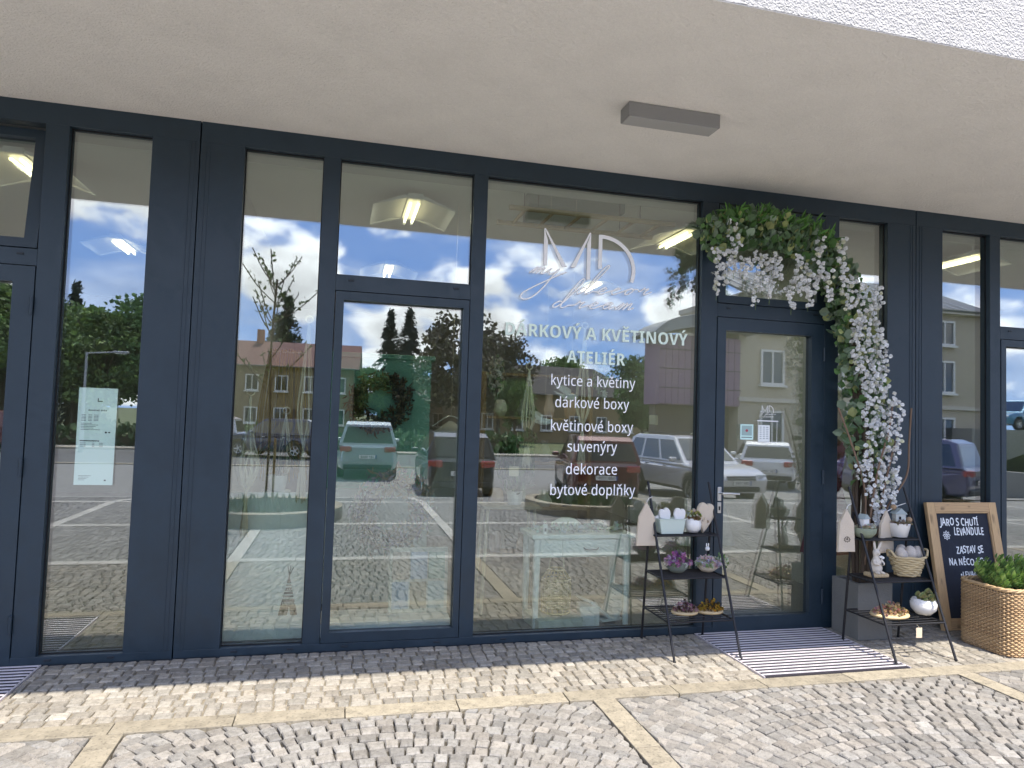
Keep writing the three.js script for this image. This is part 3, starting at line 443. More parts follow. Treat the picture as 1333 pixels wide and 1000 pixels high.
// white console table with drawer
{
  const wt = std([0.80, 0.82, 0.79], 0.5, { map: plasterC }), t = thing('console_table', 'white console table with one drawer and dark handle', 'table', [1.88, 0, -0.42]);
  mesh('table_top', rb(0.84, 0.03, 0.38, 0.006, 0, 0.70, 0), wt, t); mesh('apron', b6(-0.37, 0.37, 0.54, 0.685, -0.16, 0.155), wt, t);
  mesh('drawer', rb(0.46, 0.12, 0.02, 0.004, 0.06, 0.612, 0.163), wt, t);
  mesh('handle', [tube([[-0.06, 0, 0], [-0.045, -0.012, 0.02], [0, -0.014, 0.024], [0.045, -0.012, 0.02], [0.06, 0, 0]].map(([a, b, c]) => [a + 0.06, 0.615 + b, c + 0.172]), 0.005, 14, 6)], M.blackMetal, t);
  for (const sx of [-1, 1]) for (const sz of [-1, 1]) { const g = new THREE.CylinderGeometry(0.036, 0.024, 0.68, 4).rotateY(Math.PI / 4); mesh('leg', g.translate(sx * 0.37, 0.34, sz * 0.145), wt, t); }
  const b = thing('basket_lantern', 'round wicker basket lantern standing under the console table', 'lantern', [1.70, 0.10, -0.36]), wm = std([0.62, 0.46, 0.22], 0.8), w = [];
  for (let k = 0; k < 16; k++) { const y = 0.05 + k * 0.0125, R = 0.108, pts = []; for (let i = 0; i < 40; i++) { const a = i * Math.PI / 20, q = R + 0.004 * Math.sin(i * Math.PI / 2 + k * Math.PI); pts.push([Math.cos(a) * q, y, Math.sin(a) * q]); } w.push(tube(pts, 0.0055, 80, 4, true)); }
  mesh('woven_body', w, wm, b); mesh('inner', cyl(0.1, 0.1, 0.2, 0, 0.14, 0), wm, b);
  const st = []; for (let i = 0; i < 18; i++) { const a = i * 0.349; st.push(tube([[Math.cos(a) * 0.11, 0.0, Math.sin(a) * 0.11], [Math.cos(a) * 0.112, 0.25, Math.sin(a) * 0.112], [Math.cos(a) * 0.085, 0.30, Math.sin(a) * 0.085], [Math.cos(a) * 0.06, 0.33, Math.sin(a) * 0.06]], 0.004, 8, 4)); } mesh('stake', st, wm, b);
  mesh('rim', [new THREE.TorusGeometry(0.06, 0.008, 6, 24).rotateX(Math.PI / 2).translate(0, 0.33, 0), new THREE.TorusGeometry(0.111, 0.008, 6, 30).rotateX(Math.PI / 2).translate(0, 0.01, 0), new THREE.TorusGeometry(0.112, 0.006, 6, 30).rotateX(Math.PI / 2).translate(0, 0.26, 0)], wm, b);
  mesh('carry_strap', tube([[-0.06, 0.33, 0], [-0.05, 0.42, 0.01], [0.0, 0.46, 0.01], [0.05, 0.42, 0], [0.06, 0.33, 0]], 0.006, 14, 5), M.cord, b);
  const box = (label, x, y, z, w2, h, d, ry, m) => { const o = thing('gift_box', label, 'box', [x, y, z], ry); mesh('carton', rb(w2, h, d, 0.003, 0, h / 2, 0), m, o); mesh('lid', rb(w2 + 0.01, 0.03, d + 0.01, 0.003, 0, h + 0.002, 0), m, o); };
  box('pale carton carrying the basket lantern', 1.68, 0, -0.36, 0.36, 0.07, 0.32, 0.1, std([0.55, 0.55, 0.46], 0.8)); box('small white box with tag under the console table', 1.96, 0, -0.33, 0.15, 0.14, 0.15, -0.15, M.whiteMatt);
  const o = thing('open_box', 'tilted open white box under the right table end', 'box', [2.13, 0.02, -0.42], 0.25); for (const [x, y, rz] of [[-0.1, 0.09, 0.9], [0.1, 0.13, -0.35]]) mesh('flap', rb(0.02, 0.26, 0.22, 0.003, x, y, 0, 0, 0, rz), M.whiteMatt, o); mesh('bottom', rb(0.2, 0.02, 0.22, 0.003, 0, 0.012, 0), M.whiteMatt, o);
  const tg = thing('price_tag', 'little white price tag standing on the console table', 'price tag', [1.575, 0.716, -0.28]); mesh('card', rb(0.034, 0.075, 0.002, 0.0008, 0, 0.038, 0, -0.1), M.white, tg); mesh('print', b6(-0.008, 0.008, 0.02, 0.045, 0.003, 0.004), M.blackMetal, tg);
  // white bowl with white blooms on the table
  const bo = thing('white_bowl', 'white domed bowl on the console table', 'bowl', [1.82, 0.716, -0.5]); mesh('dome', new THREE.SphereGeometry(0.13, 24, 10, 0, 6.283, 0, 1.4).scale(1, 0.75, 0.8), std([0.62, 0.68, 0.62], 0.6), bo); mesh('rim', new THREE.TorusGeometry(0.128, 0.006, 6, 30).rotateX(Math.PI / 2).scale(1, 1, 0.8).translate(0, 0.018, 0), M.white, bo);
  const r = mulberry(21), pl = []; for (let k = 0; k < 240; k++) pl.push([mat4(1.5 + r() * 0.75, 0.735 + r() * 0.05 * (1 - Math.abs(k / 120 - 1)), -0.36 + (r() - 0.5) * 0.1, r() * 3, r() * 6, r() * 3, 0.7 + r() * 0.6), [0.62, 0.66, 0.6].map((c) => c * (0.8 + 0.3 * r()))]);
  const ga = thing('bloom_garland', 'garland of white blooms lying along the console table', 'garland'); mesh('blooms', bake(leafGeo(0.04, 0.03), pl), M.petal, ga).userData.kind = 'stuff'; mesh('stem', tube([[1.5, 0.73, -0.36], [1.85, 0.735, -0.38], [2.25, 0.73, -0.35]], 0.004, 12, 5), M.bark, ga);
}
// birds, cards, shelf plants behind the words
function bird(x, y, z, ry, label) {
  const t = thing('hanging_bird', label, 'bird ornament', [x, y, z], ry, 'white bird ornaments behind the lettering'); const b = lathe([[0, -0.07], [0.02, -0.05], [0.028, -0.01], [0.022, 0.03], [0.017, 0.045], [0.012, 0.06], [0, 0.066]], 12).rotateZ(-Math.PI / 2); mesh('body', b, M.ceramic, t);
  mesh('tail', place(new THREE.ConeGeometry(0.02, 0.12, 5).scale(1, 1, 0.3), -0.11, 0.02, 0, 0, 0, 1.2), M.ceramic, t); for (const s of [-1, 1]) mesh('wing', place(leafGeo(0.14, 0.06).scale(1, 1, 1), -0.01, 0.01, s * 0.012, s * 0.5, 0, 0.9), std([0.7, 0.69, 0.64], 0.5, { side: THREE.DoubleSide }), t); mesh('beak', place(new THREE.ConeGeometry(0.006, 0.02, 6), 0.07, 0, 0, 0, 0, -Math.PI / 2), M.cord, t); mesh('thread', rod([0, 0.02, 0], [0, CEIL - y, 0], 0.0012, 4), M.cord, t);
}
bird(1.76, 1.78, -0.3, 0.2, 'white bird ornament on a thread, the higher one'); bird(1.55, 1.58, -0.3, 0, 'white bird ornament on a thread, the lower one');
for (const [x, y, l] of [[1.29, 1.20, 'square kraft paper card near the french window mullion'], [2.42, 1.62, 'square kraft paper card right of the white words']]) { const t = thing('paper_card', l, 'card', [x, y, -0.2]); mesh('card', rb(0.075, 0.075, 0.002, 0.0008, 0, 0, 0), std([0.55, 0.46, 0.3], 0.9), t); mesh('thread', rod([0, 0.036, 0], [0.02, 0.3, 0], 0.001, 4), M.cord, t); }
function leafy(name, label, pos, n, sx, sy, sz, l, w, cols, seed, pot, m = M.leaf) {
  const t = thing(name, label, 'plant', pos), r = mulberry(seed), list = [];
  if (pot) mesh('pot', pot, M.ceramic, t);
  for (let k = 0; k < n; k++) { const a = r() * 6.283, u = Math.acos(2 * r() - 1), q = Math.pow(r(), 0.4), c = cols[(r() * cols.length) | 0], v = 0.7 + 0.6 * r(); list.push([mat4(Math.cos(a) * Math.sin(u) * sx * q, sy + Math.cos(u) * sy * q, Math.sin(a) * Math.sin(u) * sz * q, (r() - 0.3) * 1.6, a + Math.PI / 2 + (r() - 0.5), (r() - 0.5) * 1.6, 0.7 + 0.6 * r()), c.map((x) => x * v)]); }
  const f = mesh('leaves', bake(leafGeo(l, w), list), m, t); f.userData.kind = 'stuff'; if (pot) f.position.y = 0.06;
  const st = []; for (let k = 0; k < 7; k++) { const a = k * 0.9; st.push(tube([[0, 0, 0], [Math.cos(a) * sx * 0.3, sy * 0.8, Math.sin(a) * sz * 0.3], [Math.cos(a) * sx * 0.6, sy * 1.5, Math.sin(a) * sz * 0.6]], Math.max(0.002, sx * 0.012), 6, 4)); } const s2 = mesh('stem', st, M.bark, t); if (pot) s2.position.y = 0.06; return t;
}
const GREEN = [[0.05, 0.12, 0.03], [0.08, 0.17, 0.04], [0.035, 0.09, 0.03]], potG = () => lathe([[0, 0], [0.055, 0], [0.07, 0.11], [0.062, 0.11], [0.055, 0.03], [0, 0.03]]);
const shelfY = 0.86;
{ // glass-topped side shelf
  const t = thing('plant_stand', 'low wooden plant stand left of the console table', 'plant stand', [1.42, 0, -0.85]); mesh('shelf', rb(0.5, 0.025, 0.3, 0.004, 0, shelfY, 0), std([0.5, 0.42, 0.28], 0.7, { map: woodT }), t); for (const sx of [-1, 1]) for (const sz of [-1, 1]) mesh('leg', rod([sx * 0.24, 0, sz * 0.14], [sx * 0.2, shelfY - 0.012, sz * 0.1], 0.014), std([0.5, 0.42, 0.28], 0.7), t);
}
leafy('leafy_plant', 'bushy green plant on the wooden plant stand', [1.47, shelfY + 0.0126, -0.85], 420, 0.17, 0.24, 0.16, 0.09, 0.04, GREEN, 31, potG());
leafy('leafy_plant', 'small green plant hung in the ringed macrame hanger', [1.40, 1.36, -0.25], 120, 0.07, 0.07, 0.07, 0.05, 0.025, GREEN, 32, null);
leafy('leafy_plant', 'trailing white flowering plant behind the middle words', [2.03, 1.75, -0.35], 260, 0.06, 0.2, 0.06, 0.035, 0.03, [[0.6, 0.62, 0.5], [0.66, 0.66, 0.6], [0.2, 0.3, 0.12]], 33, null);
leafy('leafy_plant', 'trailing pale flowers hanging near the french window mullion', [1.18, 1.75, -0.4], 200, 0.07, 0.16, 0.06, 0.035, 0.03, [[0.6, 0.5, 0.4], [0.66, 0.6, 0.5], [0.2, 0.25, 0.12]], 34, null);
{ // dresses at the back of the shop
  const dress = (x, z, c, label) => { const t = thing('hanging_dress', label, 'dress', [x, 0, z]), g = lathe([[0.02, 1.55], [0.06, 1.52], [0.16, 1.45], [0.13, 1.2], [0.12, 1.1], [0.2, 0.8], [0.26, 0.5], [0.25, 0.5], [0.1, 1.1], [0.02, 1.5]], 28), p = g.attributes.position; for (let i = 0; i < p.count; i++) { const a = Math.atan2(p.getZ(i), p.getX(i)), k = 1 + 0.1 * Math.sin(a * 9) * smooth(1.2, 0.5, p.getY(i)); p.setX(i, p.getX(i) * k); p.setZ(i, p.getZ(i) * k * 0.45); } g.computeVertexNormals(); mesh('cloth', g, std(c, 0.95, { side: THREE.DoubleSide }), t); mesh('coat_hanger', [tube([[-0.17, 1.5, 0], [0, 1.6, 0], [0.17, 1.5, 0]], 0.007, 10, 5), tube([[0, 1.6, 0], [0, 1.66, 0], [0.02, 1.69, 0], [0.03, 1.66, 0]], 0.003, 8, 4)], M.steel, t); mesh('rail_hook', rod([0, 1.69, 0], [0, CEIL, 0], 0.002, 4), M.cord, t); };
  dress(1.02, -1.6, [0.42, 0.40, 0.36], 'pale grey dress on a hanger right of the mint wall'); dress(3.30, -0.9, [0.5, 0.46, 0.38], 'patterned cream dress hung behind the door sticker'); dress(4.25, -0.45, [0.16, 0.012, 0.02], 'dark red dress hung behind the flower arch');
}

{ // open shelf with vases and boxes deeper in the shop
  const t = thing('display_shelf', 'open wooden shelf of vases deep in the shop behind the words', 'shelf', [2.15, 0, -2.7]), wd = std([0.34, 0.24, 0.13], 0.7, { map: woodT });
  for (const x of [-0.62, 0.62]) mesh('upright', rb(0.04, 2.1, 0.32, 0.004, x, 1.05, 0), wd, t);
  const ys = [0.1, 0.6, 1.1, 1.6, 2.08]; for (const y of ys) mesh('board', rb(1.2, 0.03, 0.3, 0.004, 0, y, 0), wd, t);
  const r = mulberry(88), cols = [[0.6, 0.58, 0.54], [0.3, 0.36, 0.3], [0.5, 0.36, 0.24], [0.62, 0.5, 0.48], [0.2, 0.2, 0.22]], words = ['white', 'sage green', 'terracotta', 'rose', 'charcoal'], rows = ['lowest', 'second', 'third', 'fourth'];
  for (let k = 0; k < 16; k++) { const c = k % 5, row = k >> 2, h = 0.16 + r() * 0.18, w = 0.05 + r() * 0.05, tall = r() < 0.5; single('vase', lathe([[0, 0], [w * 0.7, 0], [w, h * 0.35], [w * (tall ? 0.5 : 0.85), h * 0.8], [w * 0.6, h], [w * 0.5, h], [w * 0.4, h * 0.7], [0, h * 0.5]], 18), std(cols[c], 0.5), words[c] + ' ceramic vase on the ' + rows[row] + ' board of the deep shelf, ' + ['nearest the door', 'second from the door', 'third from the door', 'farthest from the door'][k % 4], 'vase', [2.15 + (k % 4 - 1.5) * -0.28 + (r() - 0.5) * 0.05, ys[row] + 0.0155, -2.68], 0, 'vases on the deep shelf'); }
}

// ---------------------------------------------------------------- things in front of the shop
{ // soffit lamp
  const t = thing('soffit_lamp', 'grey box lamp fixed under the plaster soffit', 'lamp', [1.88, TOP, 1.07]);
  mesh('housing', rb(0.60, 0.085, 0.13, 0.004, 0, -0.0435, 0), std([0.27, 0.265, 0.255], 0.6), t);
  mesh('diffuser', rb(0.585, 0.006, 0.115, 0.002, 0, -0.0885, 0), std([0.42, 0.41, 0.39], 0.5), t);
}
function ribMat(x0, x1, z0, z1, label) { // brush and aluminium strips
  const t = thing('ribbed_mat', label, 'door mat', [0, 0, 0]), n = Math.round((z1 - z0) / 0.05), dz = (z1 - z0) / n, alu = std([0.60, 0.56, 0.58], 0.5, { metalness: 0.2 }), brush = std([0.028, 0.024, 0.034], 1, { bumpMap: rep(grainB, 4), bumpScale: 0.003 });
  mesh('tray', b6(x0, x1, -0.045, -0.012, z0, z1), M.blackMetal, t);
  const ga = new RoundedBoxGeometry(x1 - x0 - 0.012, 0.018, 0.014, 1, 0.002), gb = new RoundedBoxGeometry(x1 - x0 - 0.012, 0.013, dz - 0.017, 1, 0.003);
  for (let k = 0; k < n; k++) { const z = z0 + dz * k; const a = mesh('aluminium_rib', ga, alu, t); a.position.set((x0 + x1) / 2, -0.003, z + 0.008); const b = mesh('brush_strip', gb, brush, t); b.position.set((x0 + x1) / 2, -0.0045, z + 0.008 + dz / 2); }
  for (const q of [x0, x1]) mesh('edge', b6(q - 0.004, q + 0.004, -0.03, 0.005, z0, z1), alu, t);
}
ribMat(2.70, 3.82, 0.012, 0.905, 'ribbed doormat at the door beside the flower arch'); ribMat(-2.85, -1.70, 0.012, 0.905, 'ribbed doormat at the door beside the paper notice');

// plant ladders
function plantLadder(x, z, label) {
  const t = thing('plant_ladder', label, 'plant ladder', [x, 0, z], 0, 'black metal plant ladders flanking the door mat'), W = 0.25, D = 0.52, H = 1.16, R = 0.009, zf = (y) => D * (1 - y / H) + 0.05 * (y / H);
  for (const s of [-1, 1]) { mesh('front_leg', rod([s * W, 0, D], [s * W, H, 0.05], R), M.blackMetal, t); mesh('rear_leg', rod([s * W, 0, 0], [s * W, 0.98, 0.1], R), M.blackMetal, t); mesh('leg_cap', [sph(0.0105, s * W, 0.004, D), sph(0.0105, s * W, 0.004, 0)], M.gasket, t); }
  for (const y of [0.235, 0.505, 0.785]) { const d = zf(y); mesh('shelf_frame', [rod([-W, y, d], [W, y, d], 0.007), rod([-W, y, 0.0 + 0.1 * y], [W, y, 0.1 * y], 0.007), rod([-W, y, 0.1 * y], [-W, y, d], 0.007), rod([W, y, 0.1 * y], [W, y, d], 0.007)], M.blackMetal, t); for (let k = 1; k < 8; k++) { const q = lerp(0.1 * y, d, k / 8); mesh('shelf_slat', rod([-W, y, q], [W, y, q], 0.004, 6), M.blackMetal, t); } }
  return t;
}
plantLadder(2.495, 0.045, 'black metal plant ladder standing before the lettered window'); plantLadder(4.02, 0.315, 'black metal plant ladder beside the chalkboard');
const SH = [0.245, 0.515, 0.795];
const heartShape = (w, h) => { const s = new THREE.Shape(); s.moveTo(0, 0); s.bezierCurveTo(-w * 0.25, h * 0.3, -w * 0.62, h * 0.55, -w * 0.5, h * 0.82); s.bezierCurveTo(-w * 0.42, h * 1.05, -w * 0.1, h * 1.05, 0, h * 0.82); s.bezierCurveTo(w * 0.1, h * 1.05, w * 0.42, h * 1.05, w * 0.5, h * 0.82); s.bezierCurveTo(w * 0.62, h * 0.55, w * 0.25, h * 0.3, 0, 0); return s; };
function flowers(parent, name, n, sx, sy, sz, y0, cols, seed, l = 0.022, w = 0.02) {
  const r = mulberry(seed), list = []; for (let k = 0; k < n; k++) { const a = r() * 6.283, q = Math.sqrt(r()), x = Math.cos(a) * q * sx, z = Math.sin(a) * q * sz, y = y0 + sy * (1 - q * q) * r(), c = cols[(r() * cols.length) | 0]; const b = r() * 6.28; for (let j = 0; j < 4; j++) list.push([mat4(x, y, z, 0.9 + r() * 0.5, b + j * 1.57, 0, 0.7 + r() * 0.5), c.map((v) => v * (0.8 + 0.4 * r()))]); }
  const m = mesh(name, bake(leafGeo(l, w), list), M.petal, parent); m.userData.kind = 'stuff'; return m;
}
{ // ---- left ladder, top shelf
  const mintTin = std([0.52, 0.60, 0.53], 0.5, { metalness: 0.1 });
  const tr = (w0, w1, d, h) => { const g = new THREE.BoxGeometry(1, 1, 1), p = g.attributes.position; for (let i = 0; i < p.count; i++) { const t = p.getY(i) > 0, k = t ? w1 : w0; p.setXYZ(i, p.getX(i) * k, (p.getY(i) + 0.5) * h, p.getZ(i) * d * (t ? 1.08 : 1)); } g.computeVertexNormals(); return g; };
  let t = thing('mint_tin', 'pale mint tin trough on the top shelf before the lettering', 'tin', [2.385, SH[2], 0.175]);
  mesh('trough', tr(0.17, 0.205, 0.1, 0.105), mintTin, t); mesh('rim', [rod([-0.103, 0.105, 0.055], [0.103, 0.105, 0.055], 0.004), rod([-0.103, 0.105, -0.055], [0.103, 0.105, -0.055], 0.004)], mintTin, t);
  [[-0.062, 0.02, 0.45, 0.062], [-0.015, 0.0, 0.3, 0.115], [0.058, 0.006, -0.16, 0.115]].forEach(([x, y, rz, h], k) => { const o = thing('ceramic_heart', ['small white ceramic heart leaning at the tin edge', 'middle white ceramic heart standing in the mint tin', 'right white ceramic heart standing in the mint tin'][k], 'heart', [2.385 + x, SH[2] + 0.06, 0.155 + 0.02 * k]); o.rotation.z = rz; mesh('heart', extrude(heartShape(h * 0.62, h), 0.012, 0.008, 3).translate(0, 0, -0.01), M.ceramic, o); });
  t = thing('egg_vase', 'white egg-shaped vase with pale blooms on the top shelf', 'vase', [2.575, SH[2], 0.175]);
  mesh('vase', lathe([[0, 0], [0.035, 0.003], [0.058, 0.03], [0.063, 0.062], [0.054, 0.095], [0.044, 0.108], [0.04, 0.106], [0.05, 0.08], [0, 0.07]]), M.ceramic, t);
  flowers(t, 'moss', 60, 0.045, 0.02, 0.045, 0.1, [[0.22, 0.12, 0.05], [0.3, 0.2, 0.08]], 41); flowers(t, 'blooms', 30, 0.06, 0.05, 0.045, 0.12, [[0.7, 0.68, 0.6], [0.6, 0.55, 0.2], [0.25, 0.35, 0.1]], 42);
  t = thing('fabric_heart', 'long beige fabric heart leaning against the ladder', 'heart', [2.665, SH[2], 0.16]); t.rotation.z = -0.14;
  mesh('cushion', extrude(heartShape(0.105, 0.185), 0.012, 0.016, 4).translate(0, 0.018, -0.007), M.lin, t); mesh('tie', flowers(new THREE.Group(), 'x', 20, 0.03, 0.03, 0.01, 0.08, [[0.5, 0.35, 0.2]], 43).geometry, M.petal, t);
  // hung felt house
  const feltHouse = (x, y, z, label, print) => { const o = thing('felt_house', label, 'ornament', [x, y, z]); mesh('house', extrude([[-0.068, 0], [0.068, 0], [0.058, 0.2], [0, 0.3], [-0.055, 0.2]], 0.012, 0.006, 2).translate(0, 0, -0.006), M.lin, o); mesh('cord', [tube([[0, 0.3, 0], [0.02, 0.335, 0.0], [0.045, 0.345, 0]], 0.003, 8, 5)], M.whiteMatt, o); if (print) { const tx = canvasTex(128, 128, (c) => { c.clearRect(0, 0, 128, 128); c.strokeStyle = c.fillStyle = '#4a3d30'; c.lineWidth = 5; c.beginPath(); c.arc(64, 66, 30, 0, 7); c.stroke(); c.beginPath(); c.arc(64, 66, 12, 0, 7); c.fill(); for (let i = 0; i < 9; i++) { c.beginPath(); c.arc(64 + 40 * Math.cos(i * 0.7), 72 + 26 * Math.sin(i * 0.7), 7, 0, 7); c.fill(); } }); decal('print', -0.04, 0.04, 0.05, 0.13, 0.0135, tx, o); } };
  feltHouse(2.185, 0.715, 0.205, 'plain beige felt house hung on the ladder before the lettering'); feltHouse(3.66, 0.70, 0.47, 'beige felt house with printed motif hung on the ladder', true);
  { const o = thing('felt_house', 'beige felt house hung behind the white pot on the ladder', 'ornament', [4.05, 0.68, 0.42], 0.2); mesh('house', extrude([[-0.075, 0], [0.075, 0], [0.062, 0.2], [0, 0.3], [-0.06, 0.2]], 0.012, 0.006, 2), M.lin, o); mesh('cord', tube([[0, 0.3, 0.006], [0.1, 0.34, 0.02], [0.22, 0.36, 0.01]], 0.003, 8, 5), M.whiteMatt, o); }
  // middle shelf bowls
  const bowl = (label, x, y, z, r0, h, m, cols, seed, extra) => { const o = thing('flower_bowl', label, 'flower bowl', [x, y, z]); mesh('bowl', lathe([[0, 0], [r0 * 0.5, 0.002], [r0 * 0.85, h * 0.45], [r0, h], [r0 * 0.94, h], [r0 * 0.78, h * 0.5], [0, h * 0.4]], 28), m, o); flowers(o, 'blossoms', 150, r0 * 1.1, h * 1.1, r0 * 0.95, h * 0.85, cols, seed, 0.034, 0.032); if (extra) extra(o); return o; };
  bowl('grey bowl heaped with pink and purple blossoms', 2.44, SH[1], 0.20, 0.09, 0.075, std([0.16, 0.19, 0.17], 0.8), [[0.5, 0.18, 0.45], [0.62, 0.36, 0.58], [0.7, 0.6, 0.62], [0.3, 0.36, 0.2]], 51);
  const rabbitHead = (o, y) => { mesh('rabbit', [sph(0.017, 0, y, 0), sph(0.007, -0.008, y + 0.026, 0, 0.7, 2.2, 0.6), sph(0.007, 0.008, y + 0.026, 0, 0.7, 2.2, 0.6)], M.ceramic, o); };
  bowl('cream bowl of white blossoms with rabbit figure', 2.685, SH[1], 0.20, 0.085, 0.06, std([0.6, 0.54, 0.44], 0.7), [[0.78, 0.72, 0.76], [0.68, 0.52, 0.58], [0.8, 0.78, 0.74], [0.4, 0.5, 0.25]], 52, (o) => { rabbitHead(o, 0.165); });
  leafy('sprig', 'green white sprig spilling from the cream bowl', [2.80, SH[1] + 0.01, 0.19], 60, 0.05, 0.05, 0.04, 0.035, 0.02, [[0.2, 0.34, 0.1], [0.6, 0.65, 0.5]], 53, null);
  const disc = (label, x, y, z, cols, seed, w = 0.095) => { const o = thing('wood_slice', label, 'flower arrangement', [x, y, z]); mesh('slice', lathe([[0, 0], [w, 0], [w * 1.05, 0.01], [w, 0.022], [0, 0.022]], 24).scale(1, 1, 0.75), std([0.55, 0.43, 0.24], 0.8), o); flowers(o, 'dried_flowers', 130, w * 0.95, 0.075, w * 0.65, 0.025, cols, seed, 0.024, 0.02); return o; };
  disc('wood slice with white and mauve dried flowers, bottom shelf before the lettering', 2.455, SH[0], 0.30, [[0.66, 0.6, 0.56], [0.36, 0.17, 0.23], [0.55, 0.4, 0.42], [0.2, 0.12, 0.08]], 54);
  disc('wood slice with yellow dried flowers, bottom shelf before the lettering', 2.655, SH[0], 0.30, [[0.68, 0.42, 0.04], [0.1, 0.07, 0.02], [0.55, 0.33, 0.04], [0.12, 0.09, 0.03]], 55);
  // ---- right ladder
  t = thing('house_pot', 'grey-green bowl with tiny ceramic house and pale petals', 'pot', [3.83, SH[2], 0.46]); mesh('bowl', lathe([[0, 0], [0.05, 0.002], [0.08, 0.04], [0.085, 0.075], [0.078, 0.075], [0.06, 0.04], [0, 0.03]], 26), std([0.24, 0.28, 0.2], 0.6), t); mesh('cottage', [bx(0.07, 0.05, 0.05, -0.01, 0.115, 0, 0, 0.3, 0)], M.ceramic, t); mesh('cottage_roof', place(extrude([[-0.045, 0], [0.045, 0], [0, 0.035]], 0.06).translate(0, 0, -0.03), -0.01, 0.14, 0, 0, 0.3, 0), std([0.3, 0.36, 0.36], 0.7), t); flowers(t, 'petals', 40, 0.085, 0.03, 0.07, 0.07, [[0.7, 0.68, 0.6], [0.5, 0.42, 0.3]], 56, 0.04, 0.02);
  t = thing('house_pot', 'white pot with tiny house and brown dried flowers', 'pot', [4.155, SH[2], 0.44]); mesh('bowl', lathe([[0, 0], [0.058, 0.002], [0.08, 0.1], [0.083, 0.105], [0.074, 0.105], [0.06, 0.05], [0, 0.05]], 26), M.ceramic, t); mesh('cottage', bx(0.075, 0.055, 0.055, 0, 0.145, 0, 0, -0.2, 0), std([0.45, 0.47, 0.44], 0.7), t); mesh('cottage_roof', place(extrude([[-0.05, 0], [0.05, 0], [0, 0.045]], 0.07).translate(0, 0, -0.035), 0, 0.172, 0, 0, -0.2, 0), std([0.32, 0.38, 0.38], 0.7), t); mesh('window', [bx(0.014, 0.02, 0.004, -0.015, 0.145, 0.029, 0, -0.2, 0), bx(0.014, 0.02, 0.004, 0.02, 0.145, 0.029, 0, -0.2, 0)], M.gasket, t); flowers(t, 'dried_flowers', 60, 0.085, 0.03, 0.075, 0.1, [[0.28, 0.2, 0.12], [0.4, 0.33, 0.24]], 57); mesh('dried_rose', [sph(0.022, 0.075, 0.13, 0.02), sph(0.022, -0.03, 0.22, -0.02)], std([0.32, 0.22, 0.13], 0.95), t);
  // ceramic rabbit
  t = thing('rabbit_figure', 'cream ceramic rabbit standing on a wooden slice', 'rabbit figure', [3.90, SH[1], 0.50]);
  mesh('slice', rb(0.15, 0.03, 0.1, 0.012, 0, 0.0155, 0), std([0.58, 0.46, 0.28], 0.85, { map: woodT }), t);
  const P = []; const C = 24; // one lathe body with a head and ears joined
  mesh('rabbit', [lathe([[0, 0.028], [0.036, 0.03], [0.045, 0.06], [0.042, 0.09], [0.03, 0.125], [0.021, 0.145], [0.022, 0.155], [0.0265, 0.17], [0.026, 0.185], [0.017, 0.2], [0, 0.205]], C).scale(1, 1, 0.85), place(lathe([[0, 0], [0.009, 0.005], [0.011, 0.035], [0.008, 0.065], [0, 0.078]], 10).scale(1, 1, 0.5), -0.01, 0.195, 0, 0, 0, 0.16), place(lathe([[0, 0], [0.009, 0.005], [0.011, 0.035], [0.008, 0.065], [0, 0.078]], 10).scale(1, 1, 0.5), 0.013, 0.193, 0, 0, 0, -0.5), tube([[-0.03, 0.125, 0.01], [-0.038, 0.1, 0.03], [-0.01, 0.1, 0.045]], 0.01, 8, 6), tube([[0.03, 0.125, 0.01], [0.038, 0.1, 0.03], [0.012, 0.1, 0.045]], 0.01, 8, 6), sph(0.015, -0.02, 0.035, 0.035, 1, 0.7, 1.6), sph(0.015, 0.022, 0.035, 0.035, 1, 0.7, 1.6), sph(0.011, 0.002, 0.172, 0.022)], std([0.6, 0.54, 0.45], 0.7), t);
  mesh('bow', [sph(0.012, 0.02, 0.148, 0.024, 1.4, 0.8, 0.6), sph(0.012, 0.04, 0.14, 0.02, 1.2, 0.9, 0.6)], M.whiteMatt, t);
  // seagrass basket with eggs
  t = thing('seagrass_basket', 'woven seagrass basket holding cream eggs on the ladder', 'basket', [4.185, SH[1], 0.49]);
  const w = [], sg = std([0.50, 0.40, 0.23], 0.9); for (let k = 0; k < 9; k++) { const R0 = 0.088 + 0.05 * (k / 8), pts = []; for (let i = 0; i < 36; i++) { const a = i * Math.PI / 18, q = R0 + 0.005 * Math.sin(i * 1.57 + k * Math.PI); pts.push([Math.cos(a) * q, 0.012 + k * 0.0165 + 0.003 * Math.sin(i * 1.1 + k), Math.sin(a) * q * 0.72]); } w.push(tube(pts, 0.0098, 72, 5, true)); } mesh('woven_wall', w, sg, t); mesh('bottom', cyl(0.086, 0.082, 0.02, 0, 0.011, 0).scale(1, 1, 0.72), sg, t);
  for (const s of [-1, 1]) mesh('handle', tube([[s * 0.135, 0.14, -0.04], [s * 0.16, 0.185, -0.02], [s * 0.165, 0.19, 0.015], [s * 0.14, 0.145, 0.04]], 0.009, 12, 6), sg, t);
